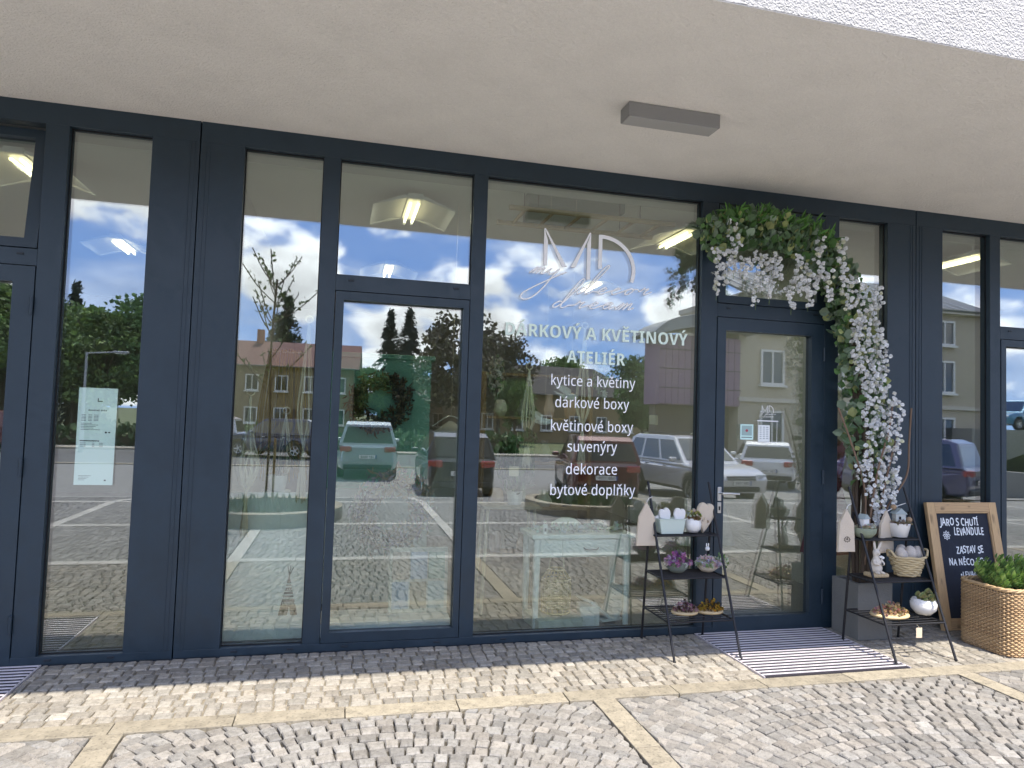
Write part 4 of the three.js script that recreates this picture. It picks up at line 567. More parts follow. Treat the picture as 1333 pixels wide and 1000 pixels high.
  [[-0.07, 0.16, 0.02, 0.4], [0.0, 0.17, 0.03, 0], [0.075, 0.165, 0.01, -0.3], [-0.02, 0.17, -0.03, 0.2]].forEach(([x, y, z, rz], k) => { const o = single('fabric_egg', lathe([[0, -0.055], [0.03, -0.045], [0.043, -0.012], [0.039, 0.02], [0.022, 0.05], [0, 0.058]], 18), M.eggs ??= std([0.55, 0.5, 0.44], 0.8, { map: rep(graniteT, 3) }), ['cream speckled egg at the basket handle near the ceramic rabbit', 'cream speckled egg in the middle of the seagrass basket', 'cream speckled egg at the basket handle near the chalkboard', 'cream speckled egg half hidden behind the other eggs'][k], 'egg', [4.185 + x, SH[1] + y, 0.49 + z], 0, 'eggs in the seagrass basket'); o.rotation.z = rz; });
  disc('long wood slice with pink dried flowers, bottom shelf beside the chalkboard', 3.965, SH[0], 0.56, [[0.62, 0.5, 0.36], [0.55, 0.27, 0.25], [0.68, 0.56, 0.32], [0.35, 0.26, 0.12]], 58, 0.14);
  { const o = thing('gift_tag', 'small cream tag hanging from the lower ladder shelf', 'tag', [4.0, SH[0] - 0.09, 0.79]); mesh('card', rb(0.05, 0.07, 0.002, 0.0008, 0, 0.035, 0), std([0.6, 0.5, 0.36], 0.9), o); mesh('thread', rod([0, 0.07, 0], [0, 0.088, -0.02], 0.001, 4), M.cord, o); }
  t = thing('succulent_bowl', 'white dotted round bowl of succulents on the ladder', 'succulent', [4.265, SH[0], 0.56]); mesh('bowl', lathe([[0, 0], [0.05, 0.003], [0.085, 0.04], [0.09, 0.075], [0.075, 0.115], [0.068, 0.113], [0.07, 0.08], [0, 0.08]], 30), M.ceramic, t);
  const dots = []; for (let a = 0; a < 22; a++) for (let b = 0; b < 5; b++) dots.push(sph(0.0045, Math.cos(a * 0.2856 + b * 0.14) * (0.0885 - 0.006 * Math.abs(b - 2.6)), 0.035 + b * 0.016, Math.sin(a * 0.2856 + b * 0.14) * (0.0885 - 0.006 * Math.abs(b - 2.6)), 1, 1, 1, 6)); const dm = mesh('raised_dots', dots, M.ceramic, t); dm.userData.kind = 'stuff';
  [[-0.04, 0.125, 0.015, 0.95], [0.03, 0.135, -0.01, 1.1], [0.0, 0.125, 0.045, 0.8], [0.055, 0.125, 0.03, 0.7], [-0.02, 0.125, -0.045, 0.8]].forEach(([x, y, z, s], k) => { const pl = []; for (let j = 0; j < 26; j++) pl.push([mat4(0, 0, 0, 1.35 - j * 0.04, j * 2.4, 0, s, s, s), [[0.48, 0.48, 0.18], [0.55, 0.48, 0.24], [0.32, 0.42, 0.18]][(j + k) % 3]]); const m = mesh('rosette', bake(leafGeo(0.07, 0.035, 0.4), pl.map(([mm, c]) => [new THREE.Matrix4().makeRotationY(0).multiply(mm), c])), M.leaf, t); m.position.set(x, y - 0.01, z); });
}
// chalkboard
{
  const t = thing('chalkboard', 'wood framed chalkboard with white handwriting leaning on the panel', 'chalkboard', [5.145, 0, 0.225]); t.rotation.x = -0.175;
  const wd = [0, 1].map((k) => std([0.68 - 0.05 * k, 0.47 - 0.04 * k, 0.255 - 0.02 * k], 0.75, { map: rep(woodT, 1, 1), bumpMap: woodT, bumpScale: 0.001 })), Wd = 0.72, Hh = 1.02, f = 0.078;
  for (const s of [-1, 1]) mesh('stile', rb(f, Hh, 0.035, 0.004, s * (Wd / 2 - f / 2), Hh / 2, 0), wd[0], t);
  for (const y of [f / 2, Hh - f / 2]) mesh('rail', place(rb(f, Wd - 2 * f, 0.034, 0.004, 0, 0, 0), 0, y, 0, 0, 0, Math.PI / 2), wd[1], t);
  mesh('inner_bead', [b6(-Wd / 2 + f, Wd / 2 - f, f, f + 0.012, -0.005, 0.01), b6(-Wd / 2 + f, Wd / 2 - f, Hh - f - 0.012, Hh - f, -0.005, 0.01), b6(-Wd / 2 + f, -Wd / 2 + f + 0.012, f + 0.012, Hh - f - 0.012, -0.005, 0.01), b6(Wd / 2 - f - 0.012, Wd / 2 - f, f + 0.012, Hh - f - 0.012, -0.005, 0.01)], wd[1], t);
  const tx = canvasTex(564, 864, (x, W, H) => {
    x.fillStyle = '#1d2330'; x.fillRect(0, 0, W, H); const r = mulberry(3); for (let i = 0; i < 160; i++) { x.fillStyle = 'rgba(150,160,175,' + (0.01 + 0.02 * r()) + ')'; x.beginPath(); x.ellipse(r() * W, r() * H, 20 + 80 * r(), 8 + 20 * r(), r() * 3, 0, 7); x.fill(); }
    x.fillStyle = x.strokeStyle = '#e9ecec';
    const write = (t, X, Y, h, w, X2) => { let c = X; x.font = h + 'px sans-serif'; const full = [...t].reduce((q, ch) => q + x.measureText(ch).width, 0), k = X2 ? (X2 - X) / full : 0.9; for (const ch of t) { x.save(); x.translate(c, Y + (r() - 0.5) * h * 0.16); x.rotate((r() - 0.5) * 0.16 + 0.03); x.scale(k * (0.92 + 0.14 * r()), 1.02 + 0.14 * r()); x.font = h + 'px sans-serif'; x.fillText(ch, 0, 0); x.lineWidth = w; x.lineJoin = 'round'; x.strokeText(ch, 0, 0); x.restore(); x.font = h + 'px sans-serif'; c += x.measureText(ch).width * k; } };
    write('JARO S CHUTÍ', 42, 100, 76, 4, 455); write('LEVANDULE', 172, 186, 80, 4, 500);
    x.lineWidth = 5; for (let i = 0; i < 8; i++) { const a = i * 0.785; x.beginPath(); x.ellipse(92 + 22 * Math.cos(a), 186 + 22 * Math.sin(a), 15, 7, a, 0, 7); x.stroke(); }
    write('ZASTAV SE', 172, 336, 74, 3.6, 468); write('NA NĚCO DOB', 76, 434, 68, 3.4, 492); write('•LEVANDU', 180, 534, 58, 3, 440); write('•J', 186, 624, 54, 3); write('•H', 186, 700, 54, 3); write('•M', 192, 776, 54, 3);
  });
  mesh('slate', b6(-Wd / 2 + f - 0.01, Wd / 2 - f + 0.01, f - 0.01, Hh - f + 0.01, -0.014, -0.006), M.blackMetal, t);
  decal('chalk_writing', -Wd / 2 + f + 0.012, Wd / 2 - f - 0.012, f + 0.012, Hh - f - 0.012, -0.003, tx, t, { transparent: false, roughness: 0.85 });
}
// wicker planter with shrub
{
  const x0 = 4.70, z1 = 0.87, W = 0.86, D = 0.44, H = 0.475, rc = 0.1, t = thing('wicker_planter', 'big rectangular natural wicker planter by the chalkboard', 'planter', [x0 + W / 2, 0, z1 - D / 2]);
  const per = (s, grow) => { const a = W / 2 + grow - rc, b = D / 2 + grow - rc, q = rc * Math.PI / 2, L = [2 * a, q, 2 * b, q, 2 * a, q, 2 * b, q], tot = L.reduce((u, v) => u + v); s = (s % 1) * tot; const c = [[a, b], [a, -b], [-a, -b], [-a, b]]; if (s < L[0]) return [-a + s, b + rc]; s -= L[0]; if (s < q) { const u = s / rc; return [a + rc * Math.sin(u), b + rc * Math.cos(u)]; } s -= q; if (s < L[2]) return [a + rc, b - s]; s -= L[2]; if (s < q) { const u = s / rc; return [a + rc * Math.cos(u), -b - rc * Math.sin(u)]; } s -= q; if (s < L[4]) return [a - s, -b - rc]; s -= L[4]; if (s < q) { const u = s / rc; return [-a - rc * Math.sin(u), -b - rc * Math.cos(u)]; } s -= q; if (s < L[6]) return [-a - rc, -b + s]; s -= L[6]; const u = s / rc; return [-a - rc * Math.cos(u), b + rc * Math.sin(u)]; };
  const NS = 104, rows = 33, wk = [0, 1, 2].map((k) => std([0.50 - 0.06 * k, 0.345 - 0.05 * k, 0.185 - 0.03 * k], 0.6, { bumpMap: rep(grainB, 3), bumpScale: 0.001 })), by = [[], [], []], r = mulberry(9);
  for (let k = 0; k < rows; k++) { const y = 0.012 + k * (H - 0.03) / rows, pts = []; for (let i = 0; i < NS * 2; i++) { const [px, pz] = per(i / (NS * 2), 0), o = 0.0075 * Math.sin(i * Math.PI / 2 + k * Math.PI), l = Math.hypot(px, pz), nx = px / l, nz = pz / l; pts.push([px + nx * o, y + (r() - 0.5) * 0.002, pz + nz * o]); } by[(r() * 3) | 0].push(tube(pts, 0.0066, NS * 4, 4, true)); }
  by.forEach((g, k) => { if (g.length) mesh('woven_strand', g, wk[k], t); });
  const st = []; for (let i = 0; i < NS; i++) { const [px, pz] = per((i + 0.5) / NS, 0); st.push(rod([px, 0.003, pz], [px, H - 0.01, pz], 0.0045, 5)); } mesh('stakes', st, wk[1], t).userData.kind = 'stuff';
  const rim = []; for (let k = 0; k < 3; k++) { const pts = []; for (let i = 0; i < 160; i++) { const [px, pz] = per(i / 160, 0), a = i * 0.55 + k * 2.09; pts.push([px * (1 + 0.012 * Math.cos(a)), H - 0.004 + 0.008 * Math.sin(a), pz * (1 + 0.02 * Math.cos(a))]); } rim.push(tube(pts, 0.009, 320, 5, true)); } mesh('braided_rim', rim, wk[0], t);
  mesh('liner', mg([b6(-W / 2 + 0.03, W / 2 - 0.03, 0.02, H - 0.05, -D / 2 + 0.03, D / 2 - 0.03)]), std([0.05, 0.035, 0.025], 1), t);
  const p = thing('leafy_shrub', 'bright green broad-leaved shrub growing in the wicker planter', 'shrub', [x0 + W / 2, H - 0.05, z1 - D / 2]), list = [], lg = leafGeo(0.052, 0.021, 0.3), rr = mulberry(61), stems = [];
  for (let k = 0; k < 190; k++) { const a = rr() * 6.283, q = Math.sqrt(rr()), bxp = Math.cos(a) * q * 0.40, bz = Math.sin(a) * q * 0.2, h = 0.07 + rr() * 0.19 * (1 - q * 0.4), tx = bxp * 1.12 + (rr() - 0.5) * 0.05, tz = bz * 1.25 + (rr() - 0.5) * 0.05; stems.push(rod([bxp * 0.8, -0.02, bz * 0.8], [tx, h, tz], 0.0025, 4)); for (let j = 0; j < 15; j++) { const u = 0.35 + 0.65 * j / 14, v = 0.75 + 0.5 * rr(), c = [[0.22, 0.37, 0.07], [0.34, 0.48, 0.11], [0.12, 0.23, 0.05]][(rr() * 3) | 0]; list.push([mat4(lerp(bxp * 0.8, tx, u), lerp(0, h, u), lerp(bz * 0.8, tz, u), 0.5 + 0.9 * (1 - u) + (rr() - 0.5) * 0.5, j * 2.4 + rr(), 0, 0.7 + 0.5 * rr()), c.map((w) => w * v)]); } }
  mesh('leaves', bake(lg, list), M.leaf, p).userData.kind = 'stuff'; mesh('stems', stems, std([0.12, 0.16, 0.05], 0.8), p).userData.kind = 'stuff';
}
// stone pot and wisteria arch
{
  const pt = single('stone_pot', mU(extrude((() => { const s = new THREE.Shape([[-0.15, -0.14], [0.15, -0.14], [0.15, 0.14], [-0.15, 0.14]].map((p) => new THREE.Vector2(...p))); s.holes.push(new THREE.Path([[-0.12, -0.11], [-0.12, 0.11], [0.12, 0.11], [0.12, -0.11]].map((p) => new THREE.Vector2(...p)))); return s; })(), 0.416, 0.004, 1).rotateX(-Math.PI / 2).translate(0, 0.004, 0), 1.5), std([0.17, 0.17, 0.155], 0.9, { map: rep(plasterC, 1), bumpMap: grainB, bumpScale: 0.003 }), 'square grey stone pot carrying the flower arch', 'pot', [4.03, 0, 0.205]);
  single('pot_soil', mU(b6(-0.118, 0.118, 0, 0.37, -0.108, 0.108), 2), std([0.05, 0.035, 0.025], 1, { bumpMap: grainB, bumpScale: 0.01 }), 'dark soil filling the square stone pot', 'soil', [4.03, 0.008, 0.205]);
  const t = thing('flower_arch', 'white wisteria arch with eucalyptus leaves over the shop door', 'flower arch', [0, 0, 0]), r = mulberry(101);
  const path = new THREE.CatmullRomCurve3([[4.03, 0.9, 0.22], [4.03, 1.3, 0.22], [4.05, 1.75, 0.2], [4.01, 2.2, 0.18], [3.93, 2.55, 0.17], [3.78, 2.84, 0.16], [3.52, 3.05, 0.16], [3.2, 3.12, 0.16], [2.9, 3.09, 0.16], [2.66, 2.98, 0.16]].map((p) => V(...p)));
  const trunk = []; for (let k = 0; k < 9; k++) { const a = k * 0.7, c = Math.cos(a), s = Math.sin(a); trunk.push(tube([[4.03 + c * 0.05, 0.34, 0.205 + s * 0.05], [4.02 + c * 0.07, 0.8, 0.215 + s * 0.06], [4.03 + c * 0.06 + (r() - 0.5) * 0.08, 1.3, 0.22 + s * 0.05], [4.02 + c * 0.04, 1.8, 0.19 + s * 0.04], [3.95 + c * 0.03, 2.4, 0.17 + s * 0.03]], 0.011 + r() * 0.008, 24, 6)); } mesh('trunk', trunk, M.bark, t);
  mesh('arch_hoop', new THREE.TubeGeometry(path, 60, 0.012, 6), M.blackMetal, t);
  for (const p of [[[4.05, 0.6, 0.25], [4.18, 1.0, 0.3], [4.36, 1.25, 0.3], [4.40, 1.5, 0.28], [4.44, 1.78, 0.26]], [[3.98, 0.7, 0.26], [3.95, 1.1, 0.33], [3.84, 1.5, 0.3], [3.74, 1.76, 0.28]], [[4.0, 0.55, 0.27], [3.98, 1.0, 0.36], [4.03, 1.3, 0.37], [4.14, 1.62, 0.36], [4.2, 1.85, 0.33]], [[4.06, 0.6, 0.25], [4.1, 1.1, 0.34], [4.16, 1.4, 0.36], [4.23, 1.55, 0.34]]]) { const g = tube(p, 0.0075, 30, 6); const q = g.attributes.position; mesh('twig', g, std([0.20, 0.13, 0.085], 0.9), t); }
  // leaves
  const lists = { round: [], fern: [] }; const up = V(0, 1, 0);
  for (let k = 0; k < 3000; k++) { const u = 0.07 + 0.93 * Math.pow(r(), 0.85), p = path.getPoint(u), tg = path.getTangent(u), a = r() * 6.283, rad = (u > 0.55 ? 0.155 : 0.17) * Math.sqrt(r()) * (u < 0.12 ? 0.5 : 1), n1 = V(tg.y, -tg.x, 0).normalize(), x = p.x + n1.x * Math.cos(a) * rad, y = p.y + n1.y * Math.cos(a) * rad, z = p.z + Math.sin(a) * rad * 0.75; const ty = r(), v = 0.65 + 0.7 * r(), c = ty < 0.35 ? [0.14, 0.23, 0.11] : ty < 0.62 ? [0.25, 0.33, 0.22] : ty < 0.86 ? [0.10, 0.21, 0.055] : [0.38, 0.42, 0.16]; lists.round.push([mat4(x, y, Math.max(0.02, z), (r() - 0.5) * 2.2, r() * 6.28, (r() - 0.5) * 3, 0.5 + 1.1 * r()), c.map((w) => w * v)]); }
  for (let k = 0; k < 330; k++) { const u = 0.6 + 0.3 * r(), p = path.getPoint(u), a = r() * 3.14; const rad = 0.15 * Math.sqrt(r()), v = 0.7 + 0.6 * r(); lists.fern.push([mat4(p.x + Math.cos(a) * rad * 1.3, p.y + Math.sin(a) * rad * 0.85 + 0.02, p.z + (r() - 0.3) * 0.15, (r() - 0.5) * 2.6, r() * 6.28, (r() - 0.5) * 2.6, 0.8 + 0.6 * r()), [0.11 * v, 0.27 * v, 0.05 * v]]); }
  mesh('eucalyptus_leaves', bake(leafGeo(0.056, 0.052, 0.15), lists.round), M.leaf, t).userData.kind = 'stuff';
  mesh('fern_leaves', bake(leafGeo(0.085, 0.018, 0.3), lists.fern), M.leaf, t).userData.kind = 'stuff';
  // hanging strands
  const petal = leafGeo(0.029, 0.029, 0.3);
  const strand = (x, y0, y1, z, thick = 1, slant = 0) => { const list = [], g = [], L = y0 - y1, n = Math.round(L * 95); const ph = r() * 6; for (let k = 0; k < n; k++) { const u = k / n, w = (0.03 * thick * (1 - 0.6 * u) + 0.007), a = r() * 6.283, q = w * Math.sqrt(r()) * 1.25, cx = x + slant * u + 0.013 * Math.sin(u * 9 + ph), cz = z; const fx = cx + Math.cos(a) * q, fz = cz + Math.sin(a) * q, fy = y0 - u * L, b = r() * 6.28, v = 0.88 + 0.12 * r(), tint = r() < 0.08 ? [0.82, 0.82, 0.64] : [0.93, 0.93, 0.91]; const m0 = mat4(fx, fy, Math.max(0.012, fz), (r() - 0.5) * 1.8 + 1.2, r() * 6.28, 0, 0.8 + 0.5 * r()); for (let j = 0; j < 4; j++) list.push([m0.clone().multiply(mat4(0, 0, 0, 0.75, b + j * 1.57, 0)), tint.map((c) => c * v)]); } const s = mesh('wisteria_strand', bake(petal, list), M.petal, t); mesh('stem', tube([[x, y0, z], [x + slant * 0.5 + 0.01, (y0 + y1) / 2, z], [x + slant, y1 - 0.035, z]], 0.0018, 10, 4), M.green ??= std([0.16, 0.22, 0.08], 0.8), s); };
  for (const [x, y0, y1, th] of [[2.655, 2.90, 2.55, 0.8], [2.75, 2.88, 2.62, 0.8], [2.80, 3.12, 2.72, 1.1], [2.87, 2.85, 2.68, 0.9], [2.985, 2.9, 2.5, 1.1], [3.04, 2.86, 2.62, 0.9], [3.12, 2.9, 2.55, 1], [3.16, 2.88, 2.7, 0.7], [3.335, 2.9, 2.63, 1], [3.285, 2.70, 2.485, 1], [3.43, 2.85, 2.52, 1.2], [3.5, 2.8, 2.62, 1.2], [3.54, 3.06, 2.72, 0.9], [3.63, 2.8, 2.56, 0.9], [3.38, 2.76, 2.6, 1.1]]) strand(x, y0, y1, 0.30, th, (r() - 0.5) * 0.04);
  for (const [x, y0, y1, th] of [[3.70, 3.06, 2.7, 0.9], [3.78, 2.78, 2.5, 1.2], [3.86, 2.72, 2.3, 1.4], [3.95, 2.62, 2.22, 1.3], [4.04, 2.72, 2.3, 0.9], [3.84, 2.44, 2.02, 1.2], [3.93, 2.3, 1.88, 1.4], [4.02, 2.34, 1.9, 1.3], [4.10, 2.3, 1.86, 1.0], [4.05, 2.0, 1.6, 1.4], [4.14, 1.95, 1.5, 1.3], [3.95, 1.95, 1.62, 0.9], [4.2, 1.84, 1.42, 1.0], [3.98, 1.66, 1.3, 1.0], [4.1, 1.6, 1.25, 1.2], [4.17, 1.5, 1.12, 1.0], [3.9, 1.36, 1.2, 1.2], [3.98, 1.34, 1.1, 1.0], [4.04, 1.36, 0.9, 1.1], [4.15, 1.3, 1.0, 1.0], [4.09, 1.3, 0.96, 0.9], [4.02, 1.08, 0.86, 0.8]]) strand(x, y0, y1, 0.33 + 0.03 * r(), th, (r() - 0.5) * 0.06);
}

// ---------------------------------------------------------------- the square behind the camera, seen in the glass
const carGlass = phy([0.02, 0.025, 0.03], 0.05, { clearcoat: 1 }), tyreM = std([0.015, 0.015, 0.016], 0.9), rimM = std([0.5, 0.5, 0.5], 0.35, { metalness: 0.9 }), trimM = std([0.02, 0.02, 0.022], 0.6), chromeM = std([0.65, 0.65, 0.66], 0.2, { metalness: 1 }), redL = phy([0.32, 0.012, 0.015], 0.2, { clearcoat: 1 }), lampL = phy([0.6, 0.62, 0.64], 0.1, { clearcoat: 1 });
function car(name, label, x, z, h, o) {
  const { L = 4.5, W = 1.78, belt = 0.98, roof = 1.66, wr = 0.33, paint, rear = 'estate', plate = '', rails = false, clr = 0.3, group } = o;
  const t = thing(name, label, 'car', [x, gy(z) + (o.up ?? 0), z], Math.atan2(-h[1], h[0]), group), half = L / 2, ax = L * 0.295, pm = phy(paint, 0.35, { clearcoat: 1, clearcoatRoughness: 0.05, metalness: o.metal ?? 0.3 });
  const taper = (px) => 1 - 0.15 * Math.pow(clamp((Math.abs(px) - half * 0.62) / (half * 0.38)), 2);
  const s = new THREE.Shape(); s.moveTo(-half + 0.06, clr); s.lineTo(-half, clr + 0.25); s.lineTo(-half + 0.02, belt - 0.08); s.lineTo(-half + 0.12, belt); s.lineTo(half * 0.42, belt); s.quadraticCurveTo(half * 0.8, belt - 0.04, half - 0.16, belt - 0.2); s.quadraticCurveTo(half - 0.02, belt - 0.28, half, clr + 0.3); s.lineTo(half - 0.04, clr); s.lineTo(ax + wr + 0.06, clr - 0.02); s.absarc(ax, wr, wr + 0.06, -0.05, Math.PI + 0.05, false); s.lineTo(-ax + wr + 0.06, clr - 0.02); s.absarc(-ax, wr, wr + 0.06, -0.05, Math.PI + 0.05, false); s.closePath();
  const bend = (g, f) => { const p = g.attributes.position; for (let i = 0; i < p.count; i++) p.setZ(i, p.getZ(i) * f(p.getX(i), p.getY(i))); g.computeVertexNormals(); return g; };
  const belly = (px, py) => taper(px) * (1 - 0.05 * Math.pow(clamp((0.62 - py) / 0.35), 2)) * (1 - 0.06 * Math.pow(clamp((py - 0.72) / 0.3), 2));
  mesh('body', bend(extrude(s, W - 0.14, 0.07, 4, 0.07).translate(0, 0, -W / 2 + 0.07), belly), pm, t);
  const rx = rear === 'estate' ? -half + 0.28 : -half + 0.62, cab = [[-half + 0.12, belt - 0.02], [rx, roof - 0.1], [rx + 0.25, roof - 0.01], [-0.1, roof], [half * 0.1, roof - 0.03], [half * 0.46, belt - 0.02]];
  const tum = (px, py) => 1 - 0.24 * clamp((py - belt) / (roof - belt)), cabW = W - 0.12;
  mesh('cabin', bend(extrude(cab, cabW - 0.06, 0.03, 3, 0.02).translate(0, 0, -cabW / 2 + 0.03), tum), pm, t);
  // windows
  const top = roof - 0.11, bot = belt + 0.04, at = (y) => clamp((y - belt) / (roof - belt)), xr = (y) => lerp(-half + 0.2, rx + 0.16, at(y)), xf = (y) => lerp(half * 0.43, half * 0.07, at(y)), xs = [0, 0.3, 0.64, 1];
  for (const sd of [-1, 1]) for (let k = 0; k < 3; k++) { const a = xs[k] + 0.018, b = xs[k + 1] - 0.018, pt = [[a, bot], [b, bot], [b, top], [a, top]].map(([u, y]) => { const X = lerp(xr(y), xf(y), u); return [X, y, sd * ((cabW / 2) * tum(X, y) + 0.004)]; }); const g = new THREE.BufferGeometry(); const q = sd > 0 ? [0, 1, 2, 0, 2, 3] : [0, 2, 1, 0, 3, 2]; g.setAttribute('position', new THREE.Float32BufferAttribute(q.flatMap((i) => pt[i]), 3)); g.setAttribute('uv', new THREE.Float32BufferAttribute(new Float32Array(12), 2)); g.computeVertexNormals(); mesh('side_window', g, carGlass, t); }
  const slab = (p0, p1, m, nm, push) => { const d = V(p1[0] - p0[0], p1[1] - p0[1], 0), n = V(d.y, -d.x, 0).normalize().multiplyScalar(push); const P = [[p0, 0.08], [p0, 0.92], [p1, 0.92], [p1, 0.08]].map(([p, u]) => { const w = (cabW / 2 - 0.1) * tum(p[0], p[1]); return [p[0] + n.x, p[1] + n.y, lerp(-w, w, (u - 0.08) / 0.84)]; }); const g = new THREE.BufferGeometry(); g.setAttribute('position', new THREE.Float32BufferAttribute([0, 1, 2, 0, 2, 3].flatMap((i) => P[i]), 3)); g.setAttribute('uv', new THREE.Float32BufferAttribute(new Float32Array(12), 2)); g.computeVertexNormals(); mesh(nm, g, m, t); };
  const lp = (a, b, u) => [lerp(a[0], b[0], u), lerp(a[1], b[1], u)];
  slab(lp(cab[5], cab[4], 0.1), lp(cab[5], cab[4], 0.93), carGlass, 'windscreen', 0.014); slab(lp(cab[0], cab[1], 0.12), lp(cab[0], cab[1], 0.9), carGlass, 'rear_window', -0.014);
  // wheels
  for (const sx of [-1, 1]) for (const sz of [-1, 1]) { const w = new THREE.Group(); w.name = 'wheel'; w.position.set(sx * ax, wr, sz * (W / 2 - 0.12)); t.add(w); mesh('tyre', lathe([[wr * 0.62, -0.1], [wr * 0.9, -0.1], [wr, -0.07], [wr, 0.07], [wr * 0.9, 0.1], [wr * 0.62, 0.1]], 28).rotateX(Math.PI / 2), tyreM, w); const sp = [cyl(wr * 0.63, wr * 0.63, 0.1, 0, 0, 0, Math.PI / 2, 0, 0, 24)]; mesh('hub', sp, trimM, w); const rr = [new THREE.TorusGeometry(wr * 0.6, 0.022, 6, 28).translate(0, 0, sz * 0.075), cyl(0.06, 0.06, 0.03, 0, 0, sz * 0.07, Math.PI / 2)]; for (let k = 0; k < 5; k++) { const a = k * 1.2566; rr.push(bx(wr * 0.55, 0.05, 0.02, Math.cos(a) * wr * 0.32, Math.sin(a) * wr * 0.32, sz * 0.07, 0, 0, a)); } mesh('rim', rr, rimM, w); }
  for (const sd of [-1, 1]) {
    const zf = sd * (W / 2 - 0.27) ; mesh('headlight', rb(0.2, 0.13, 0.34, 0.05, half - 0.15, belt - 0.27, zf, 0, sd * -0.35, 0.25), lampL, t);
    mesh('tail_light', rear === 'estate' ? rb(0.1, 0.17, 0.36, 0.04, -half + 0.045, belt - 0.13, sd * (W / 2 - 0.27), 0, sd * 0.3, 0) : rb(0.1, 0.18, 0.36, 0.04, -half + 0.05, belt - 0.14, sd * (W / 2 - 0.27), 0, sd * 0.3, 0), redL, t);
    mesh('mirror', rb(0.14, 0.12, 0.2, 0.05, half * 0.3, belt + 0.06, sd * (W / 2 + 0.06)), pm, t);
    mesh('sill', b6(-ax + wr + 0.1, ax - wr - 0.1, clr - 0.035, clr + 0.08, sd * (W / 2 - 0.045) - 0.02, sd * (W / 2 - 0.045) + 0.02), trimM, t);
    for (const hx of [half * 0.06, -half * 0.36]) mesh('door_handle', rb(0.16, 0.025, 0.03, 0.01, hx, belt - 0.13, sd * (W / 2 - 0.03)), chromeM, t);
    if (rails) mesh('roof_rail', tube([[half * 0.02, roof + 0.02, sd * 0.56], [-0.3, roof + 0.06, sd * 0.57], [rx + 0.5, roof + 0.05, sd * 0.56], [rx + 0.3, roof + 0.01, sd * 0.55]], 0.018, 20, 6), trimM, t);
  }
  mesh('grille', [rb(0.06, 0.13, W * 0.46, 0.02, half - 0.03, belt - 0.30, 0)], trimM, t); for (let k = 0; k < 3; k++) mesh('grille_bar', rb(0.03, 0.016, W * 0.46, 0.006, half + 0.004, belt - 0.34 + k * 0.042, 0), chromeM, t);
  mesh('lower_intake', rb(0.08, 0.12, W * 0.58, 0.03, half - 0.02, clr + 0.1, 0), trimM, t); mesh('rear_bumper', rb(0.1, 0.14, W * 0.78, 0.04, -half + 0.0, clr + 0.09, 0), trimM, t);
  const pt = canvasTex(208, 44, (c) => { c.fillStyle = '#e8e8e4'; c.fillRect(0, 0, 208, 44); c.fillStyle = '#2a4a9a'; c.fillRect(0, 0, 16, 44); c.fillStyle = '#161616'; c.font = 'bold 38px sans-serif'; c.fillText(plate, 28, 36); });
  const pl = std([1, 1, 1], 0.5, { map: pt }); for (const [px, ry] of [[half + 0.015, Math.PI / 2], [-half - 0.035, -Math.PI / 2]]) { mesh('number_plate', bx(0.03, 0.12, 0.53, px - Math.sign(px) * 0.018, px > 0 ? clr + 0.25 : belt - 0.35, 0), trimM, t); const m = mesh('plate_print', new THREE.PlaneGeometry(0.52, 0.11).rotateY(ry).translate(px, px > 0 ? clr + 0.25 : belt - 0.35, 0), pl, t); }
  return t;
}
car('parked_car', 'silver off-road car with roof rails parked nearest the shop', 9.40, 12.34, [0.083, -0.997], { paint: [0.60, 0.60, 0.62], metal: 0.25, L: 4.55, W: 1.8, belt: 1.0, roof: 1.66, wr: 0.35, rails: true, plate: '6B4 1581', clr: 0.34 });
car('parked_car', 'white hatchback with red tail lights parked behind the silver car', 14.3, 16.2, [0.5, 0.866], { paint: [0.72, 0.72, 0.71], metal: 0, L: 4.3, W: 1.8, belt: 0.95, roof: 1.5, plate: '3B7 2094' });
car('parked_car', 'dark red estate car parked beside the silver off-road car', 6.75, 12.75, [0.22, 0.975], { paint: [0.10, 0.010, 0.014], L: 4.5, W: 1.84, belt: 1.0, roof: 1.62, plate: '5B2 7731' });
car('parked_car', 'black estate car parked left of the dark red car', 3.0, 13.6, [0.05, 0.998], { paint: [0.015, 0.016, 0.02], L: 4.5, W: 1.8, belt: 1.0, roof: 1.6, plate: '1B9 4331' });
car('parked_car', 'teal grey van-like car parked across the square', 0.95, 18.6, [0.03, 1], { paint: [0.36, 0.42, 0.42], L: 4.4, W: 1.85, belt: 1.05, roof: 1.75, plate: '2B1 6640' });
car('parked_car', 'dark blue estate car parked by the street', -2.6, 26.9, [-0.9, 0.43], { paint: [0.012, 0.022, 0.07], L: 4.5, W: 1.8, belt: 1.0, roof: 1.65, plate: '4B8 1120' });
car('parked_car', 'silver hatchback parked by the street beside the ochre house', -6.2, 28.2, [-1, 0.1], { paint: [0.45, 0.46, 0.48], metal: 0.5, L: 4.2, W: 1.75, plate: '7B3 5502' });
car('parked_car', 'maroon car waiting beneath the street trees', -15.2, 28.0, [-1, 0], { paint: [0.12, 0.02, 0.03], L: 4.3, W: 1.75, plate: '8B6 3317' });
car('parked_car', 'violet blue hatchback parked near the chalkboard side', 14.3, 10.6, [-0.45, 0.89], { paint: [0.09, 0.085, 0.17], L: 4.2, W: 1.75, plate: '9B5 8806' });
car('parked_car', 'bright blue car parked on top of the grass bank', 36.6, 25.4, [-0.99, -0.1], { up: 2.226, paint: [0.03, 0.16, 0.30], L: 4.3, W: 1.75, plate: '2B7 4415' });

